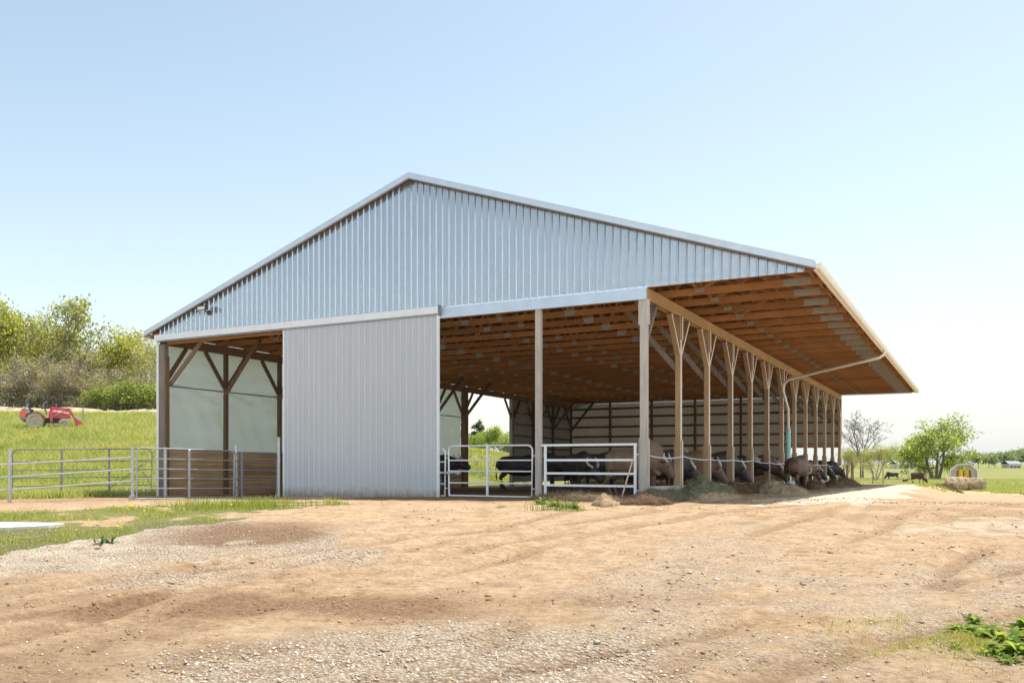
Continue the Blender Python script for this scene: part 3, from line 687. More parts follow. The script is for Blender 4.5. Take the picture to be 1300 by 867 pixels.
# ------------------------------------------------------------------ gates and fences
def gate(name, label, p0, p1, h, rails, stays, material, cat='gate', r=.0195, corner=.16, square=False, group=None, braces=()):
    """p0, p1: feet of its two ends (x, y, z of the bottom rail); h height; rails: heights; stays: fractions"""
    a = Vector(p0); b = Vector(p1); L = (Vector((b.x, b.y))-Vector((a.x, a.y))).length
    root = thing(name, label, cat, p0, math.atan2(b.y-a.y, b.x-a.x), group); sl_ = (b.z-a.z)/L
    P = lambda x, z: (x, 0, z+sl_*x)
    if square:
        f = MB()
        for x in (r, L-r): f.box((x-r, -r, .0), (x+r, r, h-r))
        fr = f.build('frame', material, root, bev=.004)
        for z in rails: MB().beam(P(2*r if z < h-.05 else -.09, z), P(L-2*r if z < h-.05 else L+.02, z), r*1.7, r*1.9).build('rail', material, root, bev=.003)
    else:
        pts = []
        for cx, cz, a0 in ((corner, .02, None), (L-.02, .02, None), (L-corner, h-corner, 0), (corner, h-corner, PI/2), (.02, .02, None)):
            if a0 is None: pts.append(P(cx, cz))
            else: pts += [P(cx+corner*math.cos(a0+k_*PI/12), cz+corner*math.sin(a0+k_*PI/12)) for k_ in range(7)]
        pts[0] = P(.02, .02)
        MB().tube(pts, r, 9).build('frame', material, root, smooth=True)
        for z in rails: MB().tube([P(.01, z), P(L-.01, z)], r*.82, 8).build('rail', material, root, smooth=True)
    for u in stays: MB().box((u*L-.028, -r-.006, .02+sl_*u*L), (u*L+.028, r+.006, h-.01+sl_*u*L)).build('stay', material, root, bev=.004)
    for (x0, z0, x1, z1) in braces: MB().tube([P(x0*L, z0), P(x1*L, z1)], r*.8, 8).build('brace', material, root)
    for z in (.25, h-.3): MB().tube([P(L-.01, z), P(L+.07, z)], .017, 7).build('hinge', material, root)
    return root
def fxy(px, t_): return st2xy(s_at(px, t_), t_)
def gp_(px, t_, py):
    x, y = fxy(px, t_); return (x, y, EYE+(HOR-py)/FPX*y)
a, b = gp_(569.5, 0, 629.5), gp_(676, 0, 629.5)
gate('pipe_gate', 'white round cornered tube gate left of the middle front post', a, (b[0], b[1], a[2]+.0), 1.50, [.40, .75, 1.07], [.475], M['white_pipe'], r=.026)
MB_ = thing('gate_latch', 'pale sliding bolt joining the two white gates beside the door', 'latch', (a[0]-.25, a[1]+.1, a[2]+.70), math.atan2(b[1]-a[1], b[0]-a[0]))
MB().tube([(-.15, -.05, 0), (.75, -.05, 0)], .028, 8).build('bolt', M['galv_pale'], MB_, smooth=True)
for x in (.02, .32, .66): MB().box((x-.03, -.085, -.045), (x+.03, -.02, .045)).build('bracket', M['galv_pale'], MB_, bev=.005)
a2, b2 = gp_(500, .05, 629), gp_(565.5, .0, 630)
gate('pipe_gate', 'white tube gate mostly hidden behind the sliding door', a2, b2, 1.45, [.38, .72, 1.04], [.5], M['white_pipe'], r=.026)
a, b = gp_(691, -.02, 632), gp_(808, -.02, 633)
gate('square_tube_panel', 'white square tube panel between the middle post and the corner post', a, (b[0], b[1], a[2]), 1.52, [.02, .365, .70, 1.07, 1.49], [], M['white_paint'], 'gate', r=.033, square=True)
# pipe fence and pen gates at the left
p0 = at(12, 25.3); p1 = at(168, 26.0)
pf = thing('pipe_fence', 'pale galvanised pipe fence with two tall posts and three long rails', 'fence', (p0[0], p0[1], gz(*p0)))
dz = gz(*p1)-gz(*p0); dv = Vector((p1[0]-p0[0], p1[1]-p0[1], dz))
for q in (Vector((0, 0, 0)), dv): MB().tube([q+Vector((0, 0, -.3)), q+Vector((0, 0, 1.58))], .045, 12).build('post', M['galv_pale'], pf, smooth=True)
MB().box((dv.x-.075, dv.y-.07, dz-.05), (dv.x+.075, dv.y+.07, dz+.14)).build('post_foot', M['galv'], pf, bev=.01)
for h0, h1 in ((1.12, 1.26), (.745, .915), (.37, .56)):
    MB().tube([-dv*1.5+Vector((0, .05, h0-.18)), Vector((0, .05, h0)), dv+Vector((0, .05, h1))], .024, 8).build('rail', M['galv_pale'], pf, smooth=True)
a = (*at(15.5, 30.8), 0); b = (*at(193, 31.2), 0)
z = min(gz(*a[:2]), gz(*b[:2]))+.08
gate('pen_gate', 'long dark grey tube gate behind the pale pipe fence', (a[0], a[1], EYE+(HOR-627)/FPX*30.8), (b[0], b[1], EYE+(HOR-625)/FPX*31.2), 1.56, [.27, .56, .83, 1.13], [.35, .69], M['galv_dark'], corner=.2, braces=((.66, .05, .93, 1.0), (.93, .75, .99, .3)))
q0 = (*at(173, 25.8), EYE+(HOR-634)/FPX*25.8); q2 = (*at(354, 29.2), EYE+(HOR-632)/FPX*29.2)
lx = lambda u: tuple(q0[i]+(q2[i]-q0[i])*u for i in range(3))
gate('pen_gate', 'light galvanised tube gate nearest the yard, running back toward the door', q0, lx(.66), 1.53, [.33, .63, .92, 1.22], [.52], M['galv'])
gate('pen_gate', 'shorter grey tube gate hung against the left edge of the sliding door', (*lx(.665)[:2], lx(.665)[2]+.03), lx(.985), 1.47, [.33, .60, .90, 1.18], [.16], M['galv_dark'])
q = lx(.66); r_ = thing('gate_post', 'pale square gate post between the two pen gates', 'post', (q[0]+.03, q[1]+.12, gz(q[0], q[1])))
MB().box((-.04, -.04, -.3), (.04, .04, 1.66)).build('shaft', M['galv_pale'], r_, bev=.006); MB().box((-.05, -.05, 1.66), (.05, .05, 1.69)).build('cap', M['galv'], r_)
q = at(353, 29.1); r_ = thing('gate_post', 'pale gate post touching the sliding door edge', 'post', (q[0], q[1]+.1, gz(*q)))
MB().box((-.045, -.045, -.3), (.045, .045, 1.95)).build('shaft', M['galv_pale'], r_, bev=.006); MB().box((-.055, -.055, 1.95), (.055, .055, 1.98)).build('cap', M['galv'], r_)
q = at(215, 31.4); r_ = thing('gate_post', 'slim pale gate post in front of the dull brown corner post', 'post', (q[0], q[1]-.35, gz(*q)))
MB().box((-.05, -.04, -.4), (.05, .04, 1.72)).build('shaft', M['galv_pale'], r_, bev=.006); MB().box((-.06, -.05, 1.72), (.06, .05, 1.75)).build('cap', M['galv'], r_)
# rake leaning on the corner post
x1, y1 = fxy(803.5, -.16); x0, y0 = fxy(789, -.75); zt = EYE+(HOR-583)/FPX*y1; zb_ = gz(x0, y0)
rk = thing('rake', 'wooden handled rake leaning on the white panel beside the corner post', 'rake', (x0, y0, zb_))
MB().tube([(0, 0, .03), (x1-x0, y1-y0, zt-zb_)], .019, 10).build('handle', M['rake_wood'], rk, smooth=True)
hd = MB().beam((-.26*UR[0]-.22*-UL[0], -.1, .035), (.26*UR[0]+.22*-UL[0], .1, .035), .05, .035).build('head', M['brown_wood'], rk)
mb = MB()
for i in range(11):
    u = -1+2*i/10; c = Vector(((.26*UR[0]+.22*-UL[0])*u, .1*u, .02)); mb.tube([c, c+Vector((-.03, -.06, -.035))], .005, 5)
mb.build('tines', M['galv_dark'], hd)
# ------------------------------------------------------------------ water buffalo
def ring(c, d, ry, ru, n=14, yaw_side=None):
    d = Vector(d).normalized(); side = Vector((-d.y, d.x, 0))
    side = side.normalized() if side.length > .2 else Vector((0, 1, 0))
    if side.y < 0: side = -side
    u = d.cross(side).normalized()
    if abs(u.z) > .05 and u.z < 0: u = -u
    return [Vector(c)+side*ry*math.cos(2*PI*k/n)+u*ru*math.sin(2*PI*k/n) for k in range(n)]
def chain(mb, pts):                                # pts: (x, y, z, half width, half height)
    P = [Vector(p[:3]) for p in pts]; R = []
    for i, p in enumerate(pts):
        d = P[min(i+1, len(P)-1)]-P[max(i-1, 0)]
        R.append(ring(P[i], d, p[3], p[4]))
    mb.loft(R)
def buffalo_mesh(name, neck, bend, walk, hump):
    """neck: list of (forward, height) for neck base, poll, muzzle; bend: sideways turn of the head; walk: leg offsets; hump: height of the withers"""
    mb = MB()
    trunk = [(-1.06, 0, 1.04, .07, .10), (-1.02, 0, 1.02, .17, .22), (-.90, 0, 1.0, .26, .32), (-.66, 0, .98, .31, .37), (-.35, 0, .93, .36, .41), (0, 0, .92, .37, .42),
             (.28, 0, .96+hump*.3, .34, .42+hump*.3), (.52, 0, 1.00+hump*.5, .29, .40+hump*.5), (.72, 0, .99+hump*.3, .22, .33+hump*.3), (.82, 0, .97, .13, .22)]
    chain(mb, trunk)
    (n0x, n0z), (px, pz), (mx, mz) = neck; s1 = math.sin(bend); c1 = math.cos(bend)
    nk = []
    for u, wy, wz in ((0, .235, .34), (.35, .21, .30), (.7, .185, .25), (1, .165, .20)):
        x = .50+(px-.50)*u; z = n0z+(pz-n0z)*u; y = .35*s1*u*u*(px-.3)
        nk.append((x, y, z, wy, wz))
    chain(mb, nk)
    by = nk[-1][1]; L = math.hypot(mx-px, mz-pz); dx, dz = (mx-px)/L, (mz-pz)/L
    hd_ = []
    for u, wy, wz in ((-.26, .09, .11), (-.14, .165, .18), (.05, .182, .20), (.3, .158, .185), (.6, .126, .148), (.85, .124, .128), (.97, .11, .108), (1.03, .07, .07)):
        hd_.append((px+dx*L*u*c1, by+L*u*s1, pz+dz*L*u, wy, wz))
    chain(mb, hd_)
    for sy in (-1, 1):
        f = walk[0]*sy; h = walk[1]*sy
        chain(mb, [(.46, sy*.17, .92, .12, .20), (.46+f*.3, sy*.18, .66, .095, .13), (.46+f*.6, sy*.175, .44, .066, .078), (.46+f*.85, sy*.17, .24, .047, .052), (.46+f, sy*.17, .10, .052, .055), (.49+f, sy*.17, .03, .066, .082), (.49+f, sy*.17, .0, .07, .088)])
        chain(mb, [(-.80, sy*.16, 1.0, .15, .25), (-.74+h*.2, sy*.19, .76, .125, .20), (-.80+h*.4, sy*.19, .58, .085, .12), (-.93+h*.6, sy*.18, .44, .058, .075), (-.90+h*.85, sy*.175, .22, .046, .050), (-.86+h, sy*.175, .09, .052, .056), (-.83+h, sy*.175, .03, .066, .082), (-.83+h, sy*.175, .0, .07, .088)])
        chain(mb, [(-.95, sy*.20, 1.10, .06, .10), (-.80, sy*.235, 1.13, .07, .09), (-.66, sy*.20, 1.12, .05, .06)])
    chain(mb, [(.70, 0, .72, .10, .10), (.78, 0, .66, .06, .13), (.80+.2*(px-.9), by*.4, (.62+pz)/2, .045, .16), (px-.05, by*.9, pz-.14, .03, .06)])
    bmesh.ops.recalc_face_normals(mb.bm, faces=mb.bm.faces[:])
    me = bpy.data.meshes.new('raw'); mb.bm.to_mesh(me); mb.bm.free()
    o = bpy.data.objects.new('raw', me); COL.objects.link(o)
    r = o.modifiers.new('r', 'REMESH'); r.mode = 'VOXEL'; r.voxel_size = .026; r.use_smooth_shade = True
    s_ = o.modifiers.new('s', 'SMOOTH'); s_.factor = .5; s_.iterations = 5
    dg = bpy.context.evaluated_depsgraph_get(); out = bpy.data.meshes.new_from_object(o.evaluated_get(dg)); out.name = name
    bpy.data.objects.remove(o); bpy.data.meshes.remove(me)
    out.materials.clear(); out.materials.append(M['hide'])
    out.polygons.foreach_set('use_smooth', np.ones(len(out.polygons), bool))
    H = Matrix(((dx*c1, -s1, -dz*c1, px), (dx*s1, c1, -dz*s1, by), (dz, 0, dx, pz), (0, 0, 0, 1)))
    return out, H, L
def head_bits(H, L, hs):
    """meshes of horn, ear, eye, tail in body space"""
    res = []
    for sy in (-1, 1):
        pts = [(-.02, .11, .12), (-.06, .20, .145), (-.15, .30, .15), (-.28, .335, .17), (-.38, .29, .215), (-.42, .20, .255)]
        mb = MB(); mb.tube([H @ Vector((x*hs, sy*(.09+(y-.09)*hs), .10+(z-.10)*hs)) for x, y, z in pts], [.048, .05, .043, .034, .022, .007], 9)
        res.append(('horn', mb, 'horn', True))
        mb = MB(); e = [(-.02, .14, .05), (-.06, .23, .05), (-.10, .32, .03), (-.12, .38, 0)]
        mb.loft([[H @ Vector((x+.02, sy*y, z+w_)) for x, y, z, w_ in ((a[0], a[1], a[2], q), (a[0]+.02, a[1], a[2], 0), (a[0], a[1], a[2], -q), (a[0]-.03, a[1], a[2], 0))] for a, q in zip(e, (.035, .075, .06, .012))])
        res.append(('ear', mb, 'hide', True))
        mb = MB(); bmesh.ops.create_uvsphere(mb.bm, u_segments=8, v_segments=6, radius=.02, matrix=Matrix.Translation(H @ Vector((L*.27, sy*.148, .085))))
        res.append(('eye', mb, 'eye', True))
    mb = MB(); mb.tube([(-1.03, 0, 1.13), (-1.10, .01, 1.05), (-1.12, .015, .85), (-1.11, .02, .62), (-1.10, .02, .48), (-1.09, .02, .36)], [.03, .027, .021, .018, .034, .008], 8)
    res.append(('tail', mb, 'hide', True)); return res
POSES = {
    'feed': dict(neck=((.5, 1.00), (1.02, .72), (1.34, .32)), bend=.05, walk=(.08, -.08), hump=.06),
    'feed_turn': dict(neck=((.5, 1.00), (1.00, .76), (1.30, .36)), bend=.55, walk=(-.06, .10), hump=.04),
    'stand': dict(neck=((.5, 1.05), (1.12, 1.06), (1.52, .84)), bend=-.25, walk=(.05, .06), hump=.05),
    'graze': dict(neck=((.5, .98), (.96, .55), (1.14, .12)), bend=.25, walk=(.14, -.10), hump=.04),
    'shaggy': dict(neck=((.5, 1.04), (.98, .90), (1.20, .50)), bend=.30, walk=(.04, -.04), hump=.22),
}
PROTO = {}
for nm, kw in POSES.items():
    me, H, L = buffalo_mesh('buffalo_'+nm, **kw)
    root = bpy.data.objects.new('buffalo', None); body = bpy.data.objects.new('body', me); body.parent = root
    kids = [body]
    for n_, mb, m_, sm in head_bits(H, L, .62 if nm == 'shaggy' else .9):
        o = mb.build(n_, M[m_], root, sm); COL.objects.unlink(o); kids.append(o)
    PROTO[nm] = (root, kids)
def buffalo(pose, x, y, facing, label, col, scale=1.0, group='buffalo in and around the barn', z=None, horns=True):
    """facing: world direction (dx, dy)"""
    root0, kids = PROTO[pose]; r = root0.copy(); r.name = 'buffalo'; link(r)
    s_, t_ = xy2st(x, y)
    r.location = (x, y, gz(x, y)-.01 if z is None else z); r.rotation_euler = (0, 0, math.atan2(facing[1], facing[0])); r.scale = (scale,)*3
    tag(r, label, 'buffalo', group)
    for k_ in kids:
        n_ = k_.name.split('.')[0]
        if n_ == 'horn' and not horns: continue
        c = k_.copy(); c.parent = r; link(c); c.color = (*col, 1)
    return r
BLK = (.036, .030, .028); BLK2 = (.042, .034, .030); BRN = (.21, .115, .062); TAN = (.235, .145, .085); DKB = (.10, .05, .03); GRB = (.075, .058, .046)
OUTW = (-UL[0], -UL[1]); def_t = lambda px, s: t_at(px, s)
def dirst(ds, dt): v = ds*UL+dt*UR; return (v[0], v[1])
def feeder(pose, head_px, s_head, ds, dt, label, col, scale=1.0, reach=1.2, horns=True):
    t_ = t_at(head_px, s_head); d = np.array(dirst(ds, dt)); d = d/np.hypot(*d)
    hx, hy = st2xy(s_head, t_); x, y = hx-d[0]*reach*scale, hy-d[1]*reach*scale
    s2, t2 = xy2st(x, y)
    return buffalo(pose, x, y, d, label, col, scale, z=-KF*t2-.02)
feeder('shaggy', 845, .35, -1, -.32, 'shaggy brown buffalo feeding just behind the corner post', TAN, 1.06, 1.05)
feeder('feed', 886, -.05, -1, .30, 'black buffalo with a dark lowered head between the second and third side posts', BLK2, 1.0)
feeder('stand', 872, 1.5, -.5, .9, 'grey brown buffalo whose pale back shows above the black feeding head', TAN, 1.08, 1.2)
feeder('feed_turn', 916, -.28, -1, .05, 'brown buffalo reaching down to the green grey hay, its face lit', BRN, 1.03)
feeder('feed', 948, -.20, -1, .45, 'black horned buffalo stretching its head out to the right above the hay', BLK2, 1.05)
feeder('stand', 928, 1.9, -.7, .7, 'black buffalo standing behind the horned one, only its back showing', BLK, 1.06)
feeder('stand', 966, .15, -1, .25, 'black buffalo with a tan ear beside the sixth side post', BLK, 1.0)
feeder('stand', 962, 1.7, -.6, .8, 'light brown buffalo standing further inside behind the tan eared one', BRN, 1.04)
feeder('feed', 996, -.25, -1, .25, 'dark brown buffalo feeding just left of the teal drain pipe', DKB, 1.06)
feeder('feed_turn', 1041, -.55, -1, .3, 'brown faced buffalo feeding right behind the rump of the outside animal', BRN, .95)
feeder('feed', 1046, -.25, -1, .2, 'black buffalo with its head low over the brown hay, third from the far end', BLK, .98)
feeder('feed', 1058, -.35, -1, .1, 'black buffalo second from the far end of the feed rail', BLK, 1.0)
feeder('feed_turn', 1072, -.75, -1, .15, 'black buffalo last along the feed rail by the brown stakes', BLK, 1.0)
x, y = st2xy(-1.45, t_at(1013, -1.45))
buffalo('graze', x, y, dirst(-.10, 1), 'dark brown buffalo standing outside the rail with its rump and tail toward us', DKB, 1.0)
def inside(pose, px, d, face, label, col, scale=1.0):
    x, y = at(px, d); s2, t2 = xy2st(x, y)
    return buffalo(pose, x, y, face, label, col, scale, z=-KF*t2-.02)
inside('stand', 551, 35, (1, -.05), 'black buffalo half hidden by the sliding door, muzzle in the bright opening', BLK, .96)
inside('stand', 664, 36, (1, .1), 'black buffalo in the bright opening seen through the round cornered gate', BLK, 1.0)
inside('stand', 706, 34, (-.75, -.8), 'black buffalo behind the square tube panel beside the middle post', BLK, 1.0)
inside('feed_turn', 735, 31.5, (.25, -.9), 'black buffalo with pale curved horns facing us behind the square tube panel', BLK2, 1.02)
inside('stand', 762, 33, (.9, .35), 'black buffalo just left of the shaggy brown one behind the panel', BLK, 1.04)
x, y = at(1132, 150); buffalo('graze', x, y, (-1, .25), 'black buffalo grazing in the far field, head toward the barn', BLK, 1.0, 'buffalo out in the field')
x, y = at(1166, 118); buffalo('graze', x, y, (.35, -.9), 'brown buffalo grazing in the field nearer the dirt yard', (.085, .034, .02), 1.12, 'buffalo out in the field')
# calf lying in the grass
x, y = at(1150, 128); r = thing('calf', 'small reddish calf lying in the grass between the two grazing buffalo', 'calf', (x, y, gz(x, y)), .3)
mb = MB(); chain(mb, [(-.55, 0, .20, .05, .07), (-.48, 0, .22, .17, .18), (-.2, 0, .24, .23, .24), (.15, 0, .25, .2, .23), (.35, 0, .29, .13, .17), (.5, .05, .44, .08, .1), (.62, .08, .46, .075, .08), (.78, .1, .38, .04, .045)])
chain(mb, [(.2, .15, .10, .06, .06), (.45, .22, .06, .045, .045), (.3, .26, .04, .03, .035)]); chain(mb, [(-.4, .16, .12, .09, .1), (-.1, .26, .06, .05, .05), (-.3, .3, .04, .035, .035)])
cb = mb.build('body', M['hide'], r, True); cb.color = (.16, .06, .03, 1)
for sy in (-1, 1):
    e_ = MB().tube([(.52, .07+sy*.06, .50), (.48, .07+sy*.17, .52)], [.03, .008], 6).build('ear', M['hide'], r); e_.color = (.12, .05, .03, 1)
# ------------------------------------------------------------------ hay, litter
def strands(P, Nrm, length, width, tint, tvar, lift=.55):
    n = len(P); a = RNG.normal(size=(n, 3)); a -= (a*Nrm).sum(1, keepdims=True)*Nrm; a /= np.linalg.norm(a, axis=1, keepdims=True)+1e-6
    a = a+Nrm*RNG.uniform(-.05, lift, (n, 1)); L = length*RNG.uniform(.4, 1.3, (n, 1))
    sd_ = np.cross(a, Nrm); sd_ /= np.linalg.norm(sd_, axis=1, keepdims=True)+1e-6; wd = width*RNG.uniform(.6, 1.4, (n, 1))
    mid = P+Nrm*RNG.uniform(.0, .03, (n, 1)); up = Nrm*RNG.uniform(-.02, .04, (n, 1))
    V = np.stack([mid-a*L/2-sd_*wd/2, mid-a*L/2+sd_*wd/2, mid+a*L/2+up], 1).reshape(-1, 3)
    T = np.array(tint)*RNG.uniform(1-tvar, 1+tvar, (n, 1))*RNG.uniform(.93, 1.07, (n, 3))
    return V, np.arange(3*n).reshape(-1, 3), np.repeat(T, 3, 0)
def hay_pile(label, x, y, rx, ry, h, tint, n, rz=0, width=.012, length=.28, name='hay_pile', cat='hay pile', seed=0, group='hay piles along the feed rail', tvar=.45):
    na, nrr = 40, 12; V = []; base = gz(x, y); c, s_ = math.cos(rz), math.sin(rz)
    for i in range(nrr+1):
        r = i/nrr
        for j in range(na):
            a = 2*PI*j/na; k_ = 1+.22*math.sin(2*a+seed)+.14*math.sin(5*a+seed*2); lx_, ly_ = rx*r*k_*math.cos(a), ry*r*k_*math.sin(a)
            V.append((c*lx_-s_*ly_, s_*lx_+c*ly_, 0, r))
    V = np.array(V); gx, gy = x+V[:, 0], y+V[:, 1]
    z = .85*h*(1-V[:, 3]**2)**.8*(.25+1.5*fbm(gx*2.1+seed, gy*2.1, 91+seed, 4))*(.6+.8*fbm(gx*6, gy*6, 95, 2))+np.where(V[:, 3] > .97, -.06, .0)
    P = np.stack([V[:, 0], V[:, 1], ground(gx, gy)-base+z], 1)
    F = []
    for i in range(nrr):
        for j in range(na):
            a, b, c2, d = i*na+j, i*na+(j+1) % na, (i+1)*na+(j+1) % na, (i+1)*na+j; F += [(a, d, c2), (a, c2, b)]
    F = np.array(F)
    T = np.array(tint)*.62*RNG.uniform(.6, 1.3, (len(P), 1))*np.ones((1, 3))
    tri = P[F]; nn = np.cross(tri[:, 1]-tri[:, 0], tri[:, 2]-tri[:, 0]); ar = np.linalg.norm(nn, axis=1); nn /= ar[:, None]+1e-9; nn *= np.sign(nn[:, 2:3]+1e-9)
    pick = RNG.choice(len(F), n, p=ar/ar.sum()); u = RNG.dirichlet((1, 1, 1), n); Q = (tri[pick]*u[:, :, None]).sum(1)
    SV, SF, ST = strands(Q, nn[pick], length*1.15, width*.85, tint, tvar)
    o = npmesh(name, np.concatenate([P, SV]), np.concatenate([F, SF+len(P)]), M['straw'], tint=np.clip(np.concatenate([T, ST]), 0, 1))
    o.location = (x, y, base); return tag(o, label, cat, group)
GRH = (.25, .205, .135); GNH = (.27, .255, .155); BNH = (.23, .145, .085); PLH = (.56, .45, .29)
def pile_px(label, px, s, rx, ry, h, tint, n, **k_):
    x, y = st2xy(s, t_at(px, s)); return hay_pile(label, x, y, rx, ry, h, tint, n, rz=ROT, **k_)
pile_px('grey weathered hay pile spilling past the corner post', 838, -.85, 1.35, .75, .26, GRH, 5200, seed=1)
pile_px('green grey hay pile, tallest along the curb, under the brown face', 897, -.95, 1.35, .75, .42, GNH, 6200, seed=2)
pile_px('brown grey hay pile right of the green one', 938, -.95, 1.7, .7, .30, BNH, 5200, seed=3)
pile_px('dark hay pile just left of the teal drain pipe', 968, -1.0, 1.7, .65, .30, GRH, 4200, seed=4)
pile_px('small dark hay heap round the foot of the teal drain pipe', 993, -1.0, 1.4, .55, .28, BNH, 3000, seed=5)
pile_px('pale straw heap in the sun at the hooves of the outside buffalo', 1004, -2.5, 1.5, .5, .26, PLH, 3200, seed=6)
pile_px('pale straw heap between the lime apron and the brown hay', 985, -2.0, 1.1, .5, .30, PLH, 2200, seed=12)
pile_px('brown hay pile below the head of the outside buffalo', 1032, -1.6, 2.0, .6, .32, BNH, 3200, seed=7)
pile_px('long reddish brown hay pile at the far end of the rail', 1068, -1.7, 4.2, .8, .36, BNH, 3600, seed=8)
pile_px('thin pale straw skirt in front of the green grey hay', 912, -2.1, 1.2, .35, .15, PLH, 1800, seed=9)
x, y = on_ground(738, 637); hay_pile('low brown hay strip along the foot of the square tube panel', x, y+.6, 1.5, .45, .20, (.25, .185, .115), 4800, rz=ROT-PI/2, seed=10)
x, y = on_ground(768, 642); hay_pile('small tan sand heap in front of the square tube panel', x, y, 0.36, .3, .20, (.52, .37, .23), 900, width=.006, length=.06, seed=11, name='sand_heap', cat='sand heap', group='heaps in front of the panel', tvar=.2)
x, y = on_ground(818, 640); hay_pile('dark clod heap at the foot of the corner post', x, y, .55, .3, .18, (.20, .125, .075), 1200, width=.01, length=.1, seed=13, name='soil_heap', cat='soil heap', group='heaps in front of the panel')
def loose_straw():
    n = 9000; s_ = -RNG.gamma(2.2, .75, n)-.1; t_ = RNG.uniform(-2.5, 34, n); p = C0[None]+s_[:, None]*UL+t_[:, None]*UR
    k = fbm(p[:, 0]*.8, p[:, 1]*.8, 810, 3) > RNG.uniform(.3, .65, n); p = p[k]; P = np.stack([p[:, 0], p[:, 1], ground(p[:, 0], p[:, 1])+.02], 1); m_ = len(P)
    V, F, T = strands(P, np.tile([[0, 0, 1.]], (m_, 1)), .26, .011, (.46, .36, .22), .5, .2)
    tag(npmesh('loose_straw', V, F, M['straw'], tint=np.clip(T, 0, 1)), kind='stuff')
loose_straw()
def bale(label, x, y, L, R, rz, tint, seed):
    n, m = 26, 34; V = []; T = []
    for i in range(-3, n+4):
        u = min(max(i/n, 0), 1); cap = 1.0 if 0 <= i <= n else (.92, .6, .02)[min(abs(i) if i < 0 else i-n, 3)-1]
        for j in range(m):
            a = 2*PI*j/m; r = R*cap*(1+.18*(fbm(np.array([u*5+seed]), np.array([math.cos(a)*2+math.sin(a)*3+9]), 60+seed, 3)[0]-.5)*2)
            V.append(((u-.5)*L+.02*math.sin(a*5+i), r*math.cos(a), R*.95+r*math.sin(a)*(.95 if math.sin(a) < 0 else 1)))
            T.append(np.array(tint)*RNG.uniform(.55, 1.0))
    V = np.array(V); rows = n+7; F = []
    for i in range(rows-1):
        for j in range(m):
            a, b, c, d = i*m+j, i*m+(j+1) % m, (i+1)*m+(j+1) % m, (i+1)*m+j; F += [(a, b, c), (a, c, d)]
    F = np.array(F); tri = V[F]; nn = np.cross(tri[:, 1]-tri[:, 0], tri[:, 2]-tri[:, 0]); ar = np.linalg.norm(nn, axis=1)+1e-9; nn /= ar[:, None]
    ctr = tri.mean(1)-np.array([0, 0, R*.95]); nn *= np.sign((nn*ctr).sum(1))[:, None]
    n_ = 4200; pk = RNG.choice(len(F), n_, p=ar/ar.sum()); u = RNG.dirichlet((1, 1, 1), n_); Q = (tri[pk]*u[:, :, None]).sum(1)
    SV, SF, ST = strands(Q, nn[pk], .3, .022, tint, .4)
    o = npmesh('hay_bale', np.concatenate([V, SV]), np.concatenate([F, SF+len(V)]), M['straw'], tint=np.clip(np.concatenate([np.array(T), ST]), 0, 1))
    o.location = (x, y, gz(x, y)-.05); o.rotation_euler = (0, 0, rz); return tag(o, label, 'hay bale', 'hay bales at the field edge')
x, y = on_ground(1219, 622.5); DB = y
bale('left hay bale of the pair lying in front of the pale feed shed', x-.42, y-.1, 1.5, .60, -.30, (.64, .51, .35), 1)
x, y = at(1236.5, DB-.5); bale('right hay bale of the pair lying in front of the pale feed shed', x, y, 1.6, .56, -.70, (.60, .47, .33), 2)
x, y = on_ground(1204, 621.5); hay_pile('small dark spill of hay at the left end of the bales', x, y, .7, .5, .3, (.16, .11, .07), 700, width=.02, seed=14, group='hay piles at the field edge')
# feed shed and barrels
x, y = at(1223.5, DB+3.2); z0 = gz(x, y); k_ = (DB+3.2)/FPX
sh = thing('feed_shed', 'small pale feed shed with chamfered roof, open at the front', 'feed shed', (x, y, z0), -.46)
top = EYE+(HOR-589)*k_-z0; W_ = 15.5*k_; c_ = 8.5*k_
prof = [(-W_, -.2), (-W_, top-.55), (-W_+c_, top), (W_-c_, top), (W_, top-.55), (W_, -.2)]
inn = [(a*(1-.06/W_), b-.05 if b > 0 else b) for a, b in prof]
mb = MB(); loop = prof+inn[::-1]
mb.loft([[(a, d, b) for a, b in loop] for d in (.0, 2.2)]); mb.build('shell', M['cream'], sh)
mb = MB(); mb.loft([[(a*1.03, d, b*1.012) for a, b in prof]+[(a*.985, d, b-.03 if b > 0 else b) for a, b in prof[::-1]] for d in (-.10, -.02)]); mb.build('edge_trim', M['white_paint'], sh)
for sg in (-1, 1):
    mb = MB(); mb.loft([[(sg*(W_-.05), d, -.2), (sg*(W_-.05), d, top-.60), (sg*(W_*.52), d, top-.22), (sg*(W_*.52), d, -.2)] for d in (.03, .07)]); mb.build('front_panel', M['pinkish'], sh)
MB().box((-W_*.52, .02, top-.24), (W_*.52, .06, top-.08)).build('lintel', M['pinkish'], sh)
MB().box((-W_+.08, 2.1, -.2), (W_-.08, 2.15, top-.6)).build('back_panel', M['pinkish'], sh)
MB().box((-W_+.08, .1, .5), (W_-.08, 2.0, .58)).build('deck_board', M['dull_wood'], sh)
def barrel(label, x, y, z, R, h):
    r = thing('barrel', label, 'barrel', (x, y, z), 0, 'yellow barrels in the feed shed')
    zs = [0, .02, .1, .3, .33, .36, .62, .65, .68, .9, .98, 1.0]; rs = [.93, .98, 1, 1, 1.04, 1, 1, 1.04, 1, 1, .9, .3]
    MB().tube([(0, 0, q*h) for q in zs], [q*R for q in rs], 20).build('drum', M['yellow'], r, True)
    MB().tube([(.4*R, 0, h), (.4*R, 0, h*1.05)], .12*R, 10).build('cap', M['yellow'], r)
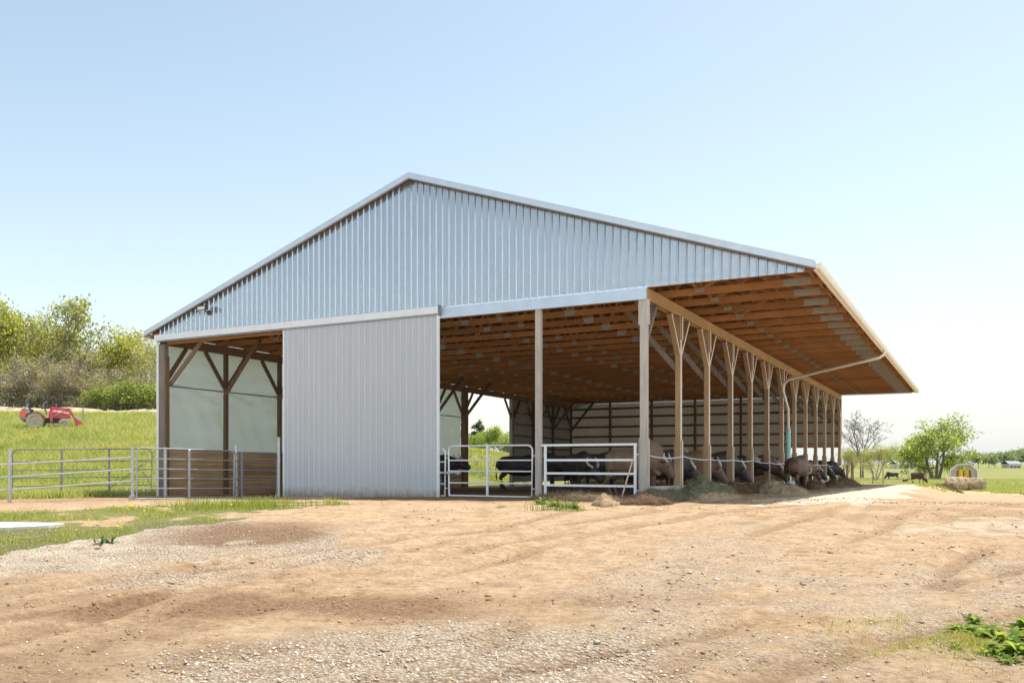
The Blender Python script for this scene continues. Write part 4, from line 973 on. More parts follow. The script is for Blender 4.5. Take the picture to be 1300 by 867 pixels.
for sg, nm in ((-1, 'left'), (1, 'right')): barrel('yellow plastic barrel standing on the %s side inside the pale feed shed' % nm, x+(sg*W_*.25)*math.cos(.46)+.45*math.sin(.46), y-(sg*W_*.25)*math.sin(.46)+.45*math.cos(.46), z0+.585, W_*.235, top-1.0)
# ------------------------------------------------------------------ trees
def frames(d):
    up = np.where(np.abs(d[:, 2:3]) > .9, np.array([[1., 0, 0]]), np.array([[0, 0, 1.]]))
    r = np.cross(d, up); r /= np.linalg.norm(r, axis=1, keepdims=True)+1e-9; return r, np.cross(r, d)
def tubes(A, B, ra, rb, n=5):
    d = B-A; d = d/(np.linalg.norm(d, axis=1, keepdims=True)+1e-9); r, u = frames(d); k = np.arange(n)*2*PI/n
    c, s_ = np.cos(k)[None, :, None], np.sin(k)[None, :, None]
    e = c*r[:, None]+s_*u[:, None]
    V = np.concatenate([A[:, None]+e*ra[:, None, None], B[:, None]+e*rb[:, None, None]], 1).reshape(-1, 3)
    o = (np.arange(len(A))*2*n)[:, None, None]; j = np.arange(n); F = np.stack([j, (j+1) % n, n+(j+1) % n, n+j], 1)[None]+o
    return V, F.reshape(-1, 4)
def grow(rnd, h, trunks=1, levels=4, kids=(5, 5, 4, 4), angle=(.55, .7, .8, .9), ratio=(.62, .55, .5, .45), trunk_frac=.38, spread=1.0, droop=0.0, r0=None, bare_low=.25, lean=.08):
    segs = []; tips = []
    r0 = r0 or h*.017
    def br(p, d, L, r, lv):
        n = 5 if lv < 2 else 3; pts = [p]; step = L/n
        for i in range(n):
            w_ = .10+.07*lv
            d = (d+Vector((rnd.gauss(0, w_), rnd.gauss(0, w_), rnd.gauss(0, w_)+(.10 if lv else .05)-droop*lv*.16))).normalized()
            q = p+d*step; ra = r*(1-i/n*.6); rb = r*(1-(i+1)/n*.6)
            segs.append((p, q, ra, rb)); p = q; pts.append(q)
        if lv >= levels-1: tips.append((pts[-1], d)); tips.append((pts[-2], d))
        if lv == levels: return
        k = kids[min(lv, len(kids)-1)]
        for c in range(k):
            u = bare_low+(1-bare_low)*(c+rnd.random())/k if lv == 0 else .3+.7*(c+rnd.random())/k
            i = min(n-1, int(u*n)); q = pts[i].lerp(pts[i+1], u*n-i)
            az = c*2.4+rnd.uniform(-.5, .5)+lv; an = angle[min(lv, len(angle)-1)]*rnd.uniform(.7, 1.25)*spread
            a_ = d.orthogonal().normalized(); b_ = d.cross(a_)
            dd = (d*math.cos(an)+(a_*math.cos(az)+b_*math.sin(az))*math.sin(an)).normalized()
            br(q, dd, L*ratio[min(lv, len(ratio)-1)]*rnd.uniform(.75, 1.25)*(1.15-.35*u), r*.52*(1.1-.45*u), lv+1)
    for t_ in range(trunks):
        a = rnd.uniform(0, 6.28) if trunks == 1 else t_*2*PI/trunks+rnd.uniform(-.5, .5)
        d = Vector((math.cos(a)*lean, math.sin(a)*lean, 1)).normalized()
        br(Vector((math.cos(a)*r0*1.2*(trunks > 1), math.sin(a)*r0*1.2*(trunks > 1), -.3)), d, h*(trunk_frac+.25)*rnd.uniform(.85, 1.1), r0, 0)
    A = np.array([s_[0] for s_ in segs]); B = np.array([s_[1] for s_ in segs])
    return A, B, np.array([s_[2] for s_ in segs]), np.array([s_[3] for s_ in segs]), np.array([t_[0] for t_ in tips])
def leaves(rng, P, n, sig, size, tints, flat=.3):
    Q = P[rng.integers(0, len(P), n)]+rng.normal(size=(n, 3))*sig*np.array([1, 1, .8])
    a = rng.normal(size=(n, 3)); a /= np.linalg.norm(a, axis=1, keepdims=True); b = rng.normal(size=(n, 3)); b = np.cross(a, b); b /= np.linalg.norm(b, axis=1, keepdims=True)+1e-9
    L = size*rng.uniform(.6, 1.4, (n, 1)); W = L*rng.uniform(.45, .75, (n, 1))
    V = np.stack([Q-a*L*.5, Q+b*W*.5, Q+a*L*.5, Q-b*W*.5], 1).reshape(-1, 3)
    T = np.array(tints)[rng.integers(0, len(tints), n)]*rng.uniform(.7, 1.3, (n, 1))*rng.uniform(.92, 1.08, (n, 3))
    cl = .8+.4*vnoise(Q[:, 0]*.7+Q[:, 2]*.5, Q[:, 1]*.7-Q[:, 2]*.4, 3)[:, None]   # sprays differ in age and so in hue
    return V, np.arange(4*n).reshape(-1, 4), np.repeat(np.clip(T*cl, 0, 1), 4, 0)
TREES = {}
def tree_meshes(key, seed, nleaf, sig, size, tints, bark, nseg=5, **kw):
    rnd = random.Random(seed); rng = np.random.default_rng(seed)
    A, B, ra, rb, tips = grow(rnd, 10.0, **kw)
    top = max(B[:, 2].max(), tips[:, 2].max()); sc = 10.0/top
    A, B, ra, rb, tips = A*sc, B*sc, ra*sc, rb*sc, tips*sc
    V, F = tubes(A, B, np.maximum(ra, .012), np.maximum(rb, .009), nseg)
    o = npmesh('trunk', V, F, M[bark], smooth=True); trunk = o.data; bpy.data.objects.remove(o); crown = None
    if nleaf:
        V, F, T = leaves(rng, tips, nleaf, sig, size, tints); o = npmesh('crown', V, F, M['leaf'], tint=T); crown = o.data; bpy.data.objects.remove(o)
    ext = np.abs(np.concatenate([A, B])[:, :2]).max(); TREES[key] = (trunk, crown, ext)
def tree(key, name, label, x, y, h, rz=0, wide=1.0, cat='tree', group=None, z=None):
    r = thing(name, label, cat, (x, y, gz(x, y) if z is None else z), rz, group); r.scale = (h/10*wide, h/10*wide, h/10)
    tr_, cr, e = TREES[key]
    o = link(bpy.data.objects.new('trunk', tr_), r)
    if cr: link(bpy.data.objects.new('crown', cr), r)
    return r
YG = [(.48, .47, .11), (.38, .41, .10), (.52, .50, .17), (.29, .33, .08)]
OL = [(.42, .40, .17), (.34, .34, .14), (.48, .43, .23), (.26, .28, .11)]
DG = [(.22, .29, .08), (.28, .35, .09), (.16, .22, .07), (.35, .40, .13)]
BR = [(.40, .33, .23), (.34, .29, .17), (.30, .30, .13), (.44, .37, .26)]
BG = [(.29, .38, .10), (.35, .42, .12), (.22, .31, .08), (.42, .46, .18)]
FAR = [(.26, .32, .22), (.30, .35, .25), (.22, .28, .20)]
tree_meshes('spring', 11, 7200, .42, .24, YG, 'grey_bark', 4, trunks=2, levels=4, kids=(7, 5, 4, 3), lean=.18, bare_low=.15)
tree_meshes('spring_loose', 12, 5600, .36, .22, YG+OL, 'grey_bark', 4, trunks=3, levels=4, kids=(6, 5, 4, 3), lean=.24, bare_low=.2)
tree_meshes('tall_thin', 13, 3000, .34, .24, OL+DG[:1], 'grey_bark', 4, trunks=1, levels=4, kids=(9, 5, 4, 3), ratio=(.38, .5, .5, .45), lean=.04, trunk_frac=.65, bare_low=.3)
tree_meshes('twiggy', 14, 3600, .34, .20, BR, 'grey_bark', 3, trunks=4, levels=4, kids=(6, 5, 4, 4), lean=.3, bare_low=.1)
tree_meshes('bush', 15, 3600, .55, .36, DG, 'bark', 3, trunks=5, levels=3, kids=(6, 5, 4), lean=.5, bare_low=.1)
tree_meshes('bare', 16, 0, 0, 0, None, 'bark', 4, trunks=2, levels=5, kids=(6, 5, 4, 3, 3), angle=(.62, .65, .7, .75), lean=.12, bare_low=.3, trunk_frac=.42)
tree_meshes('big_green', 17, 7500, .40, .32, BG, 'bark', 6, trunks=3, levels=4, kids=(6, 5, 4, 4), angle=(.8, .8, .85, .9), ratio=(.7, .58, .5, .45), lean=.34, droop=.55, bare_low=.3, r0=.26)
tree_meshes('round_green', 18, 7000, .6, .40, BG, 'bark', 4, trunks=1, levels=3, kids=(8, 6, 4), angle=(.7, .8, .9), bare_low=.2)
tree_meshes('far_tree', 19, 2200, .75, .75, FAR, 'grey_bark', 3, trunks=1, levels=2, kids=(9, 6), angle=(.7, .8), bare_low=.15)
tree_meshes('conifer', 20, 3600, .30, .45, [(.06, .09, .05), (.08, .11, .06)], 'bark', 3, trunks=1, levels=2, kids=(26, 5), angle=(1.35, .6), ratio=(.30, .4), trunk_frac=.75, bare_low=.12, lean=.01)
def tpx(key, name, label, px, d, top_py, rz=0, wide=1.0, cat='tree', group=None):
    x, y = at(px, d); z = gz(x, y); h = EYE+(HOR-top_py)/FPX*d-z
    return tree(key, name, label, x, y, h, rz, wide, cat, group, z-.1)
WG = 'trees of the spring wood behind the tractor'
for a in [
 ('spring', 'broadleaf_tree', 'tall yellow green tree at the left end of the wood', 2, 90, 372, .3, .85),
 ('spring_loose', 'broadleaf_tree', 'leaning loose leaved tree beside the tall one at the left end', 34, 95, 392, 1.2, .8),
 ('twiggy', 'broadleaf_tree', 'half bare greyish brown tree behind the tractor roll bar', 52, 88, 425, 2.0, 1.1),
 ('tall_thin', 'broadleaf_tree', 'slender tree rising highest in the middle of the wood', 92, 92, 377, .7, .95),
 ('twiggy', 'broadleaf_tree', 'brownish twiggy tree below the slender tall one', 84, 86, 438, .2, 1.2),
 ('spring_loose', 'broadleaf_tree', 'yellow green tree right of the slender tall one', 122, 94, 428, 4.1, 1.0),
 ('twiggy', 'broadleaf_tree', 'brownish twiggy tree between the slender one and the barn', 146, 88, 446, 3.4, 1.3),
 ('spring', 'broadleaf_tree', 'bright yellow green tree close left of the barn eave', 166, 93, 412, 5.2, .9),
 ('spring_loose', 'broadleaf_tree', 'yellow green tree partly hidden by the barn corner', 192, 90, 420, 2.2, .95),
 ('spring', 'broadleaf_tree', 'yellow green tree cut by the left edge behind the tallest one', -28, 96, 386, 2.9, .9),
 ('spring', 'broadleaf_tree', 'low bright green tree filling the gap left of the slender tall one', 64, 99, 418, 2.4, 1.0),
 ('spring_loose', 'broadleaf_tree', 'pale green tree behind the brown twiggy one near the barn', 142, 100, 432, .9, 1.1),
]: tpx(*a, 'tree', WG)
for px, d, top, k_, lab in [(132, 84, 488, .2, 'dark green bush at the foot of the wood above the bank'), (160, 83, 478, 1.9, 'tall dark green bush right of the others under the wood'), (183, 84, 484, 3.3, 'dark green bush nearest the barn corner post'),
   (108, 86, 478, 4.4, 'olive green bush behind the red loader of the tractor'), (22, 87, 476, 5.5, 'brownish green bush at the foot of the tall left tree'), (66, 86, 470, 2.7, 'pale olive bush above the tractor roll bar'), (-12, 86, 470, 1.0, 'pale olive bush cut by the left edge of view')]:
    tpx('bush' if px > 100 and k_ < 4 else 'twiggy', 'bush', lab, px, d, top, k_, 1.5, 'bush', 'bushes along the earth bank')
tpx('conifer', 'conifer_tree', 'dark conifer seen through the side opening above the round tree', 603, 150, 533, 0, 1.0)
tpx('round_green', 'broadleaf_tree', 'round yellow green tree seen through the side opening', 627, 120, 541, .5, 1.0)
tpx('round_green', 'broadleaf_tree', 'lower green tree left in the side opening', 606, 128, 548, 2.5, 1.1)
tpx('far_tree', 'broadleaf_tree', 'dull dark green tree at the right side of the opening', 643, 170, 553, .5, 1.2)
tpx('far_tree', 'broadleaf_tree', 'dull green tree seen against the right jamb of the opening', 656, 175, 551, 1.5, 1.2)
tpx('bare', 'bare_tree', 'tall leafless tree right of the far barn corner', 1094, 175, 516, .4, 1.0)
tpx('spring_loose', 'broadleaf_tree', 'small sparse green tree beside the leafless one', 1112, 150, 561, 1.0, 1.15)
tpx('spring_loose', 'broadleaf_tree', 'low pale green tree against the far corner post', 1074, 180, 566, 2.0, 1.1)
tpx('big_green', 'broadleaf_tree', 'large spreading bright green tree behind the hay bales', 1189, 165, 527, 1.1, 1.05)
tpx('round_green', 'shrub', 'rounded green shrub at the right foot of the large tree', 1206, 168, 574, .3, .8, 'shrub')
tpx('bush', 'shrub', 'green shrub at the left foot of the large tree', 1172, 172, 580, .3, 1.0, 'shrub')
for px, top, k_, lab in [(14, 462, 1, 'brown twiggy bush beneath the tall left tree'), (44, 468, 4, 'brown twiggy bush just left of the tractor roll bar'), (98, 462, 2, 'pale twiggy bush below the slender tall tree'), (118, 470, 6, 'pale twiggy bush left of the dark green bush'), (172, 466, 3, 'olive twiggy bush behind the dark green bushes'), (196, 474, 5, 'olive twiggy bush touching the barn corner post')]:
    tpx('twiggy', 'bush', lab, px, 87, top, k_, 1.7, 'bush', 'bushes along the earth bank')
rr = random.Random(5)
for i, (px, top) in enumerate([(1126, 571), (1140, 573), (1152, 570), (1162, 572), (1225, 577), (1236, 573), (1243, 576), (1256, 578), (1263, 575), (1278, 574), (1287, 572), (1296, 570), (1306, 572), (1318, 571), (1085, 575), (1102, 573), (1340, 572), (1365, 573)]):
    tpx('far_tree', 'distant_tree', 'one of the small hazy trees along the far edge of the right hand field', px, 520+rr.uniform(-40, 60), top, rr.uniform(0, 6), rr.uniform(1.1, 1.6), 'tree', 'small trees along the far field edge')
# far farm buildings
def farm(label, px, d, L, D, h, rh):
    x, y = at(px, d); r = thing('farm_building', label, 'building', (x, y, gz(x, y)), .1)
    MB().box((-L/2, -D/2, -.5), (L/2, D/2, h)).build('wall', M['shed_wall'], r)
    mb = MB(); mb.loft([[(a, -D/2-.4, h), (a, 0, h+rh), (a, D/2+.4, h), (a, D/2+.4, h-.12), (a, 0, h+rh-.16), (a, -D/2-.4, h-.12)] for a in (-L/2-.5, L/2+.5)]); mb.build('roof', M['shed_roof'], r)
    for i in range(3): MB().box((-L*.3+i*L*.3-1.0, -D/2-.06, 0), (-L*.3+i*L*.3+1.0, -D/2-.02, h*.62)).build('door', M['shed_roof'], r)
farm('long low white farm building far off between the two grazing buffalo', 1146, 500, 11, 8, 2.6, 2.0)
farm('pale farm building far off just right of the large green tree', 1222, 520, 9, 7, 2.8, 1.6)
farm('small pale farm building far off near the right edge', 1284, 540, 8, 7, 2.6, 1.8)
# ------------------------------------------------------------------ earth bank under the wood
nx, ny = 190, 12; xs = np.linspace(-64, -16, nx); vs = np.linspace(0, 1, ny); V = []
for j in range(ny):
    yb = 75.5+vs[j]*5.5+1.5*np.sin(xs*.14); zz = ground(xs, yb)+np.sin(PI*vs[j])*(.55+.8*fbm(xs*.5, yb*.5, 200, 4))-.45+.25*(fbm(xs*1.7, yb*1.7, 210, 3)-.5)
    V.append(np.stack([xs, yb, zz], 1))
V = np.concatenate(V); ii = np.arange(nx*ny).reshape(ny, nx)
Fq = np.stack([ii[:-1, :-1], ii[:-1, 1:], ii[1:, 1:], ii[1:, :-1]], -1).reshape(-1, 4)
M['bank'] = simple('bank', (.33, .255, .155), .95, 0, .5, 1.6, bmp=.8)
tag(npmesh('earth_bank', V, Fq, M['bank']), kind='structure')
# ------------------------------------------------------------------ grass, weeds, gravel
def blades(name, X_, Y_, h, w, tints, lean=.5, kind='stuff'):
    n = len(X_); Zg = ground(X_, Y_); a = RNG.uniform(0, 2*PI, n); H = h*RNG.uniform(.5, 1.4, n); l = H*lean*RNG.uniform(.1, 1, n); b = a+RNG.uniform(-1, 1, n)+PI/2
    P = np.stack([X_, Y_, Zg-.01], 1); sd_ = np.stack([np.cos(a), np.sin(a), 0*a], 1)*(w*RNG.uniform(.6, 1.3, n)/2)[:, None]
    md = P+np.stack([np.cos(b)*l*.35, np.sin(b)*l*.35, H*.6], 1); tp = P+np.stack([np.cos(b)*l, np.sin(b)*l, H], 1)
    V = np.stack([P-sd_, P+sd_, md+sd_*.7, md-sd_*.7, tp], 1).reshape(-1, 3)
    o = np.arange(n)*5; F = np.concatenate([np.stack([o, o+1, o+2], 1), np.stack([o, o+2, o+3], 1), np.stack([o+3, o+2, o+4], 1)])
    hue = vnoise(X_*.8, Y_*.8, 300)[:, None]
    T = np.array(tints)[np.minimum((len(tints)*np.clip(hue[:, 0]*.7+RNG.uniform(0, .45, n)-.05, 0, .999)).astype(int), len(tints)-1)]*RNG.uniform(.75, 1.25, (n, 1))
    ob = npmesh(name, V, F, M['blade'], tint=np.clip(np.repeat(T, 5, 0), 0, 1))
    return tag(ob, kind=kind)
def scatter(n, box, ch, thr=.35, clump=0.0, seed=0):
    x = RNG.uniform(box[0], box[1], n*3); y = RNG.uniform(box[2], box[3], n*3); m_ = masks(x, y)[ch]
    k = m_ > RNG.uniform(thr, 1, n*3)
    if clump: k &= fbm(x*1.1, y*1.1, 400+seed, 3) > RNG.uniform(clump, clump+.22, n*3)
    return x[k][:n], y[k][:n]
def scatter_fan(n, a0, a1, y0, y1, ch, thr=.35):
    y = (RNG.uniform(y1**-.6, y0**-.6, n*2))**(-1/.6); x = RNG.uniform(a0, a1, n*2)*y; m_ = masks(x, y)[ch]; k = m_ > RNG.uniform(thr, 1, n*2); return x[k][:n], y[k][:n]
GT = [(.22, .28, .05), (.30, .34, .075), (.37, .38, .10), (.45, .41, .16)]
GF = [(.22, .29, .06), (.31, .36, .09), (.38, .40, .12), (.45, .42, .17)]
blades('hill_grass', *scatter_fan(95000, -.66, -.24, 28, 82, 0), .26, .030, GF, 1.3)
blades('meadow_grass', *scatter_fan(12000, -.1, .02, 60, 115, 0), .26, .05, GF, 1.2)
blades('field_grass', *scatter_fan(60000, .36, .68, 40, 170, 0), .14, .04, GF, 1.2)
blades('yard_grass', *scatter(40000, (-19, -5.5, 10, 31), 0, .2, .38), .08, .011, [(.26, .30, .07)]+GT[1:]+[(.52, .45, .24)], .9)
blades('yard_grass', *scatter(9000, (-12, -4, 19, 29), 0, .3, .40, 3), .20, .014, GT, .6)
blades('weed_grass', *scatter(3600, (-.5, 3.2, 14, 23), 0, .1, .40), .17, .012, [(.10, .15, .03), (.14, .19, .04), (.20, .22, .07)], .6)
blades('sparse_grass', *scatter(20000, (.6, 9, 5.4, 14), 0, .06, .42), .035, .007, GT+[(.34, .30, .14)], .9)
XD, YD = scatter(420, (-19, -6, 14, 30), 0, .3, .42, 8); n = len(XD)
V, F, T = leaves(RNG, np.stack([XD, YD, ground(XD, YD)+.12], 1), n, .03, .05, [(.75, .60, .03)]); tag(npmesh('dandelion_flowers', V, F, M['leaf'], tint=T), kind='stuff')
def weed(label, x, y, n, L, seed, cols, group='leafy weeds in the right corner of the yard', erect=.8, wide=.26):
    rng = np.random.default_rng(seed); V = []; F = []; T = []
    for i in range(n):
        a = rng.uniform(0, 2*PI); l = L*rng.uniform(.55, 1.15); el = rng.uniform(.35, 1.25)*erect; ww = l*wide*rng.uniform(.7, 1.2); base = np.array([rng.normal(0, L*.16), rng.normal(0, L*.16), 0]); o = len(V)
        d = np.array([math.cos(a), math.sin(a), 0]); sdv = np.array([-math.sin(a), math.cos(a), 0]); t_ = np.array(cols[rng.integers(len(cols))])*rng.uniform(.7, 1.25); wav = rng.uniform(0, 6)
        for k in range(7):
            u = k/6; e = el-u*rng.uniform(.9, 1.3)*.9; c = base+d*l*u*math.cos(el*.8)*1.0+np.array([0, 0, l*(u*math.sin(el)-.55*u*u)])
            wk = ww*(math.sin(PI*min(1, u*.92+.06))**.8)*.5*(1+.12*math.sin(k*2.2+wav)); cup = wk*.35
            V += [c-sdv*wk+np.array([0, 0, cup]), c, c+sdv*wk+np.array([0, 0, cup])]; T += [t_, t_*1.18, t_*.95]
        for k in range(6):
            q = o+3*k; F += [(q, q+1, q+4, q+3), (q+1, q+2, q+5, q+4)]
    V = np.array(V); ob = npmesh('leafy_weed', V, np.array(F), M['leaf'], tint=np.clip(np.array(T), 0, 1), smooth=True)
    ob.location = (x, y, gz(x, y)-.01); return tag(ob, label, 'weed', group)
WC = [(.15, .235, .05), (.20, .28, .06), (.11, .18, .045), (.26, .33, .08), (.33, .34, .12)]
n = 9000; r_ = np.abs(RNG.normal(0, 1, n)); a = RNG.uniform(0, 2*PI, n); x0, y0 = on_ground(1255, 818); X_ = x0+r_*np.cos(a)*.75; Y_ = y0+r_*np.sin(a)*.7; k_ = fbm(X_*1.6, Y_*1.6, 460, 3) > RNG.uniform(.3, .62, n)
blades('tuft_grass', X_[k_], Y_[k_], .045, .007, GT+[(.5, .44, .22)], .9)
for i, (px, py, n, L, lab) in enumerate([
  (1222, 803, 26, .26, 'dark green spreading weed at the left end of the clump'), (1250, 808, 30, .30, 'broad leaved weed in the upper middle of the clump, lit yellow green'),
  (1276, 818, 34, .36, 'largest broad leaved weed in the middle of the clump'), (1297, 832, 34, .36, 'broad leaved weed cut by the right edge of view'),
  (1258, 832, 24, .24, 'low weed at the near front of the clump'), (1290, 812, 26, .30, 'tall leaved weed behind the largest one'), (1212, 822, 10, .15, 'small single weed just left of the clump'),
  (1306, 800, 26, .34, 'weed at the far right behind the others'), (1236, 790, 20, .22, 'weed at the far left back of the clump'), (1280, 842, 18, .20, 'small weed lowest at the right of the clump')]):
    x, y = on_ground(px, py); weed(lab, x, y, int(n*2.2), L*.72, 500+i, WC, erect=1.2, wide=.22)
for i, (px, py, L, lab) in enumerate([(705, 643, .36, 'upright dark green weed beside the brown hay strip'), (688, 640, .34, 'yellowish upright weed at the foot of the middle post'), (728, 645, .28, 'bushy green weed in front of the square tube panel')]):
    x, y = on_ground(px, py); weed(lab, x, y, 26, L, 600+i, [(.10, .17, .04), (.16, .22, .06), (.24, .24, .09)], 'weeds in front of the white gates', 1.35, .16)
x, y = on_ground(133, 690); weed('lone dark weed at the edge of the lawn by the pale slab', x, y, 16, .30, 640, [(.06, .10, .03), (.09, .14, .04)], None, 1.2, .16)
def stones(name, X_, Y_, smin, smax, tints, flat=.6, sink=.35):
    n = len(X_); Zg = ground(X_, Y_); o6 = np.array([[1, 0, 0], [0, 1, 0], [-1, 0, 0], [0, -1, 0], [.15, .1, 1], [0, 0, -1]], float)
    sz = smin*(smax/smin)**(RNG.uniform(0, 1, n)**2.2); jit = RNG.uniform(.6, 1.25, (n, 6, 1))+RNG.normal(0, .12, (n, 6, 3)); S = o6[None]*jit*np.stack([np.ones(n), RNG.uniform(.55, 1, n), flat*RNG.uniform(.6, 1.2, n)], 1)[:, None, :]
    a = RNG.uniform(0, 2*PI, n); c, s_ = np.cos(a)[:, None], np.sin(a)[:, None]; R_ = np.stack([S[..., 0]*c-S[..., 1]*s_, S[..., 0]*s_+S[..., 1]*c, S[..., 2]], -1)*sz[:, None, None]*.5
    R_[..., 0] += X_[:, None]; R_[..., 1] += Y_[:, None]; R_[..., 2] += (Zg+sz*flat*(.5-sink))[:, None]
    f = np.array([(0, 1, 4), (1, 2, 4), (2, 3, 4), (3, 0, 4), (1, 0, 5), (2, 1, 5), (3, 2, 5), (0, 3, 5)]); F = (f[None]+(np.arange(n)*6)[:, None, None]).reshape(-1, 3)
    T = np.array(tints)[RNG.integers(0, len(tints), n)]*RNG.uniform(.75, 1.2, (n, 1))
    return tag(npmesh(name, R_.reshape(-1, 3), F, M['stone'], tint=np.clip(np.repeat(T, 6, 0), 0, 1)), kind='stuff')
ST = [(.56, .48, .38), (.48, .39, .29), (.62, .55, .46), (.40, .30, .205), (.52, .41, .29)]
stones('gravel', *scatter_fan(30000, -.72, .72, 5.2, 19, 1, .2), .008, .05, ST)
y = (RNG.uniform(24**-1.0, 5.2**-1.0, 9000))**-1.0; x = RNG.uniform(-.72, .72, 9000)*y; stones('pebbles', x, y, .006, .035, ST+[(.30, .2, .13)])
y = (RNG.uniform(26**-.8, 5.2**-.8, 26000))**(-1/.8); x = RNG.uniform(-.72, .72, 26000)*y; k_ = (fbm(x*.9, y*1.6, 640, 4) > RNG.uniform(.45, .75, 26000)) & (xy2st(x, y)[1] < -.4); stones('dirt_clods', x[k_], y[k_], .006, .05, [(.42, .29, .175), (.48, .34, .21), (.36, .24, .14)], .75)
y = RNG.uniform(9, 26, 9000); x = RNG.uniform(-.7, .7, 9000)*y; k_ = (fbm(x*.7, y*1.5, 660, 4) > RNG.uniform(.46, .74, 9000)) & (xy2st(x, y)[1] < -.3); stones('dirt_clods', x[k_], y[k_], .018, .10, [(.36, .245, .145), (.28, .18, .105), (.44, .315, .20)], .5)
X_, Y_ = scatter_fan(9000, -.72, .72, 5.2, 24, 2, .1); stones('soil_clods', X_, Y_, .008, .05, [(.25, .155, .09), (.33, .21, .125), (.20, .12, .07)], .8)
x = RNG.uniform(1.5, 13, 2600); y = RNG.uniform(20.3, 24, 2600); s_, t_ = xy2st(x, y); k_ = (s_ < -.2) | (t_ < -1); stones('hay_clods', x[k_], y[k_], .01, .07, [(.22, .14, .085), (.32, .22, .13), (.45, .34, .2)], .7)
X_ = RNG.uniform(-1.5, 6, 1400); Y_ = RNG.uniform(5.6, 12, 1400); k_ = masks(X_, Y_)[1] > RNG.uniform(.25, 1, 1400); k_ &= RNG.uniform(0, 1, 1400) < .6; stones('flat_stones', X_[k_], Y_[k_], .025, .10, [(.44, .37, .29), (.38, .30, .22), (.48, .42, .34)], .42)
# pale concrete slab at the left edge
px_ = np.array(SLABP); mb = MB(); lo_ = [(p[0], p[1], gz(*p)-.1) for p in SLABP]; hi_ = [(p[0], p[1], gz(*p)+.05) for p in SLABP]
mb.loft([lo_, hi_]); tag(mb.build('concrete_slab', M['slab']), kind='structure')
# stakes and posts
def stake(name, label, px, d, h, r, m_, group=None):
    x, y = at(px, d); o = thing(name, label, 'post', (x, y, gz(x, y)), 0, group)
    MB().box((-r, -r, -.3), (r, r, h)).build('shaft', M[m_], o, bev=.005); MB().box((-r*1.15, -r*1.15, h), (r*1.15, r*1.15, h+.03)).build('top', M[m_], o)
stake('wooden_stake', 'short brown wooden stake nearest the far barn corner', 1075.5, 56, 1.15, .05, 'brown_wood'); stake('wooden_stake', 'taller brown wooden stake right of the far barn corner', 1082, 57, 1.75, .07, 'brown_wood')
stake('steel_stake', 'thin steel stake at the field edge in front of the small sparse tree', 1108, 62, 1.25, .03, 'galv_dark'); stake('steel_stake', 'thin leaning steel stake left of the black grazing buffalo', 1121, 110, 1.9, .04, 'bronze')
x, y = at(105.5, 66); stake('steel_stake', 'thin steel stake in the grass right of the red tractor', 105.5, 66, 1.0, .03, 'galv_dark')
# ------------------------------------------------------------------ tractor
tx, ty = on_ground(61, 541.5); DT = ty; th_ = .42
tr_ = thing('tractor', 'old red tractor with front loader parked in the grass below the wood', 'tractor', (tx, ty, gz(tx, ty)-.20), th_); sc_ = DT/66; tr_.scale = (sc_*1.08,)*3
def wheel(x, y, R, wd, tm, rm):
    g = MB(); g.torus((x, y, R), (0, 1, 0), R-wd*.42, wd*.42, 32, 10, 1.15)
    n = 22
    for i in range(n):
        a = 2*PI*i/n
        for sg in (-1, 1):
            p = Vector((x+math.cos(a)*R, y, R+math.sin(a)*R)); q = Vector((x+math.cos(a+.16)*(R-.01), y+sg*wd*.44, R+math.sin(a+.16)*(R-.01))); g.beam(p, q, .05, .06, (math.cos(a), 0, math.sin(a)))
    w_ = g.build('wheel', M[tm], tr_, True)
    r = MB(); r.disc((x, y, R), (0, 1, 0), R-wd*.75, wd*.35, 24); r.disc((x, y, R), (0, 1, 0), (R-wd*.75)*.45, wd*.6, 16); r.build('rim', M[rm], w_, True)
    h2 = MB()
    for i in range(6): h2.tube([(x+math.cos(i*1.047)*(R-wd)*.3, y-wd*.34, R+math.sin(i*1.047)*(R-wd)*.3), (x+math.cos(i*1.047)*(R-wd)*.3, y+wd*.34, R+math.sin(i*1.047)*(R-wd)*.3)], .025, 6)
    h2.build('bolts', M['galv_dark'], w_)
wheel(-.75, -.72, .56, .34, 'mud_tyre', 'mud_tyre'); wheel(-.75, .72, .56, .34, 'dark_rubber', 'red'); wheel(1.05, -.62, .36, .24, 'mud_tyre', 'mud_tyre'); wheel(1.05, .62, .36, .24, 'mud_tyre', 'faded_red')
MB().box((-1.0, -.20, .45), (1.2, .20, .80)).build('chassis', M['black'], tr_, bev=.03)
hb = MB(); hb.loft([[(x, -w2, .78), (x, -w2, z-.10), (x, -w2*.7, z), (x, w2*.7, z), (x, w2, z-.10), (x, w2, .78)] for x, w2, z in ((.05, .30, 1.32), (.6, .30, 1.30), (1.2, .27, 1.20), (1.36, .24, 1.08))]); hood = hb.build('hood', M['faded_red'], tr_)
MB().box((1.30, -.2, .80), (1.385, .2, 1.02)).build('grille', M['black'], hood)
for s_ in (-1, 1): MB().disc((1.30, s_*.2, 1.08), (1, 0, .1), .07, .08, 14).build('headlight', M['pale_lens'], hood)
for s_ in (-1, 1):
    fe = MB(); pts = [(-.75+math.cos(a)*.66, .56+math.sin(a)*.66) for a in np.linspace(.15, 2.7, 10)]
    fe.loft([[(x, s_*.48, z) for x, z in pts]+[(x, s_*.48, z-.035) for x, z in pts[::-1]], [(x, s_*.90, z) for x, z in pts]+[(x, s_*.90, z-.035) for x, z in pts[::-1]]]); fe.build('fender', M['red'], tr_)
MB().box((-.95, -.28, .86), (-.45, .28, .98)).box((-1.02, -.28, .98), (-.90, .28, 1.38)).build('seat', M['black'], tr_, bev=.04)
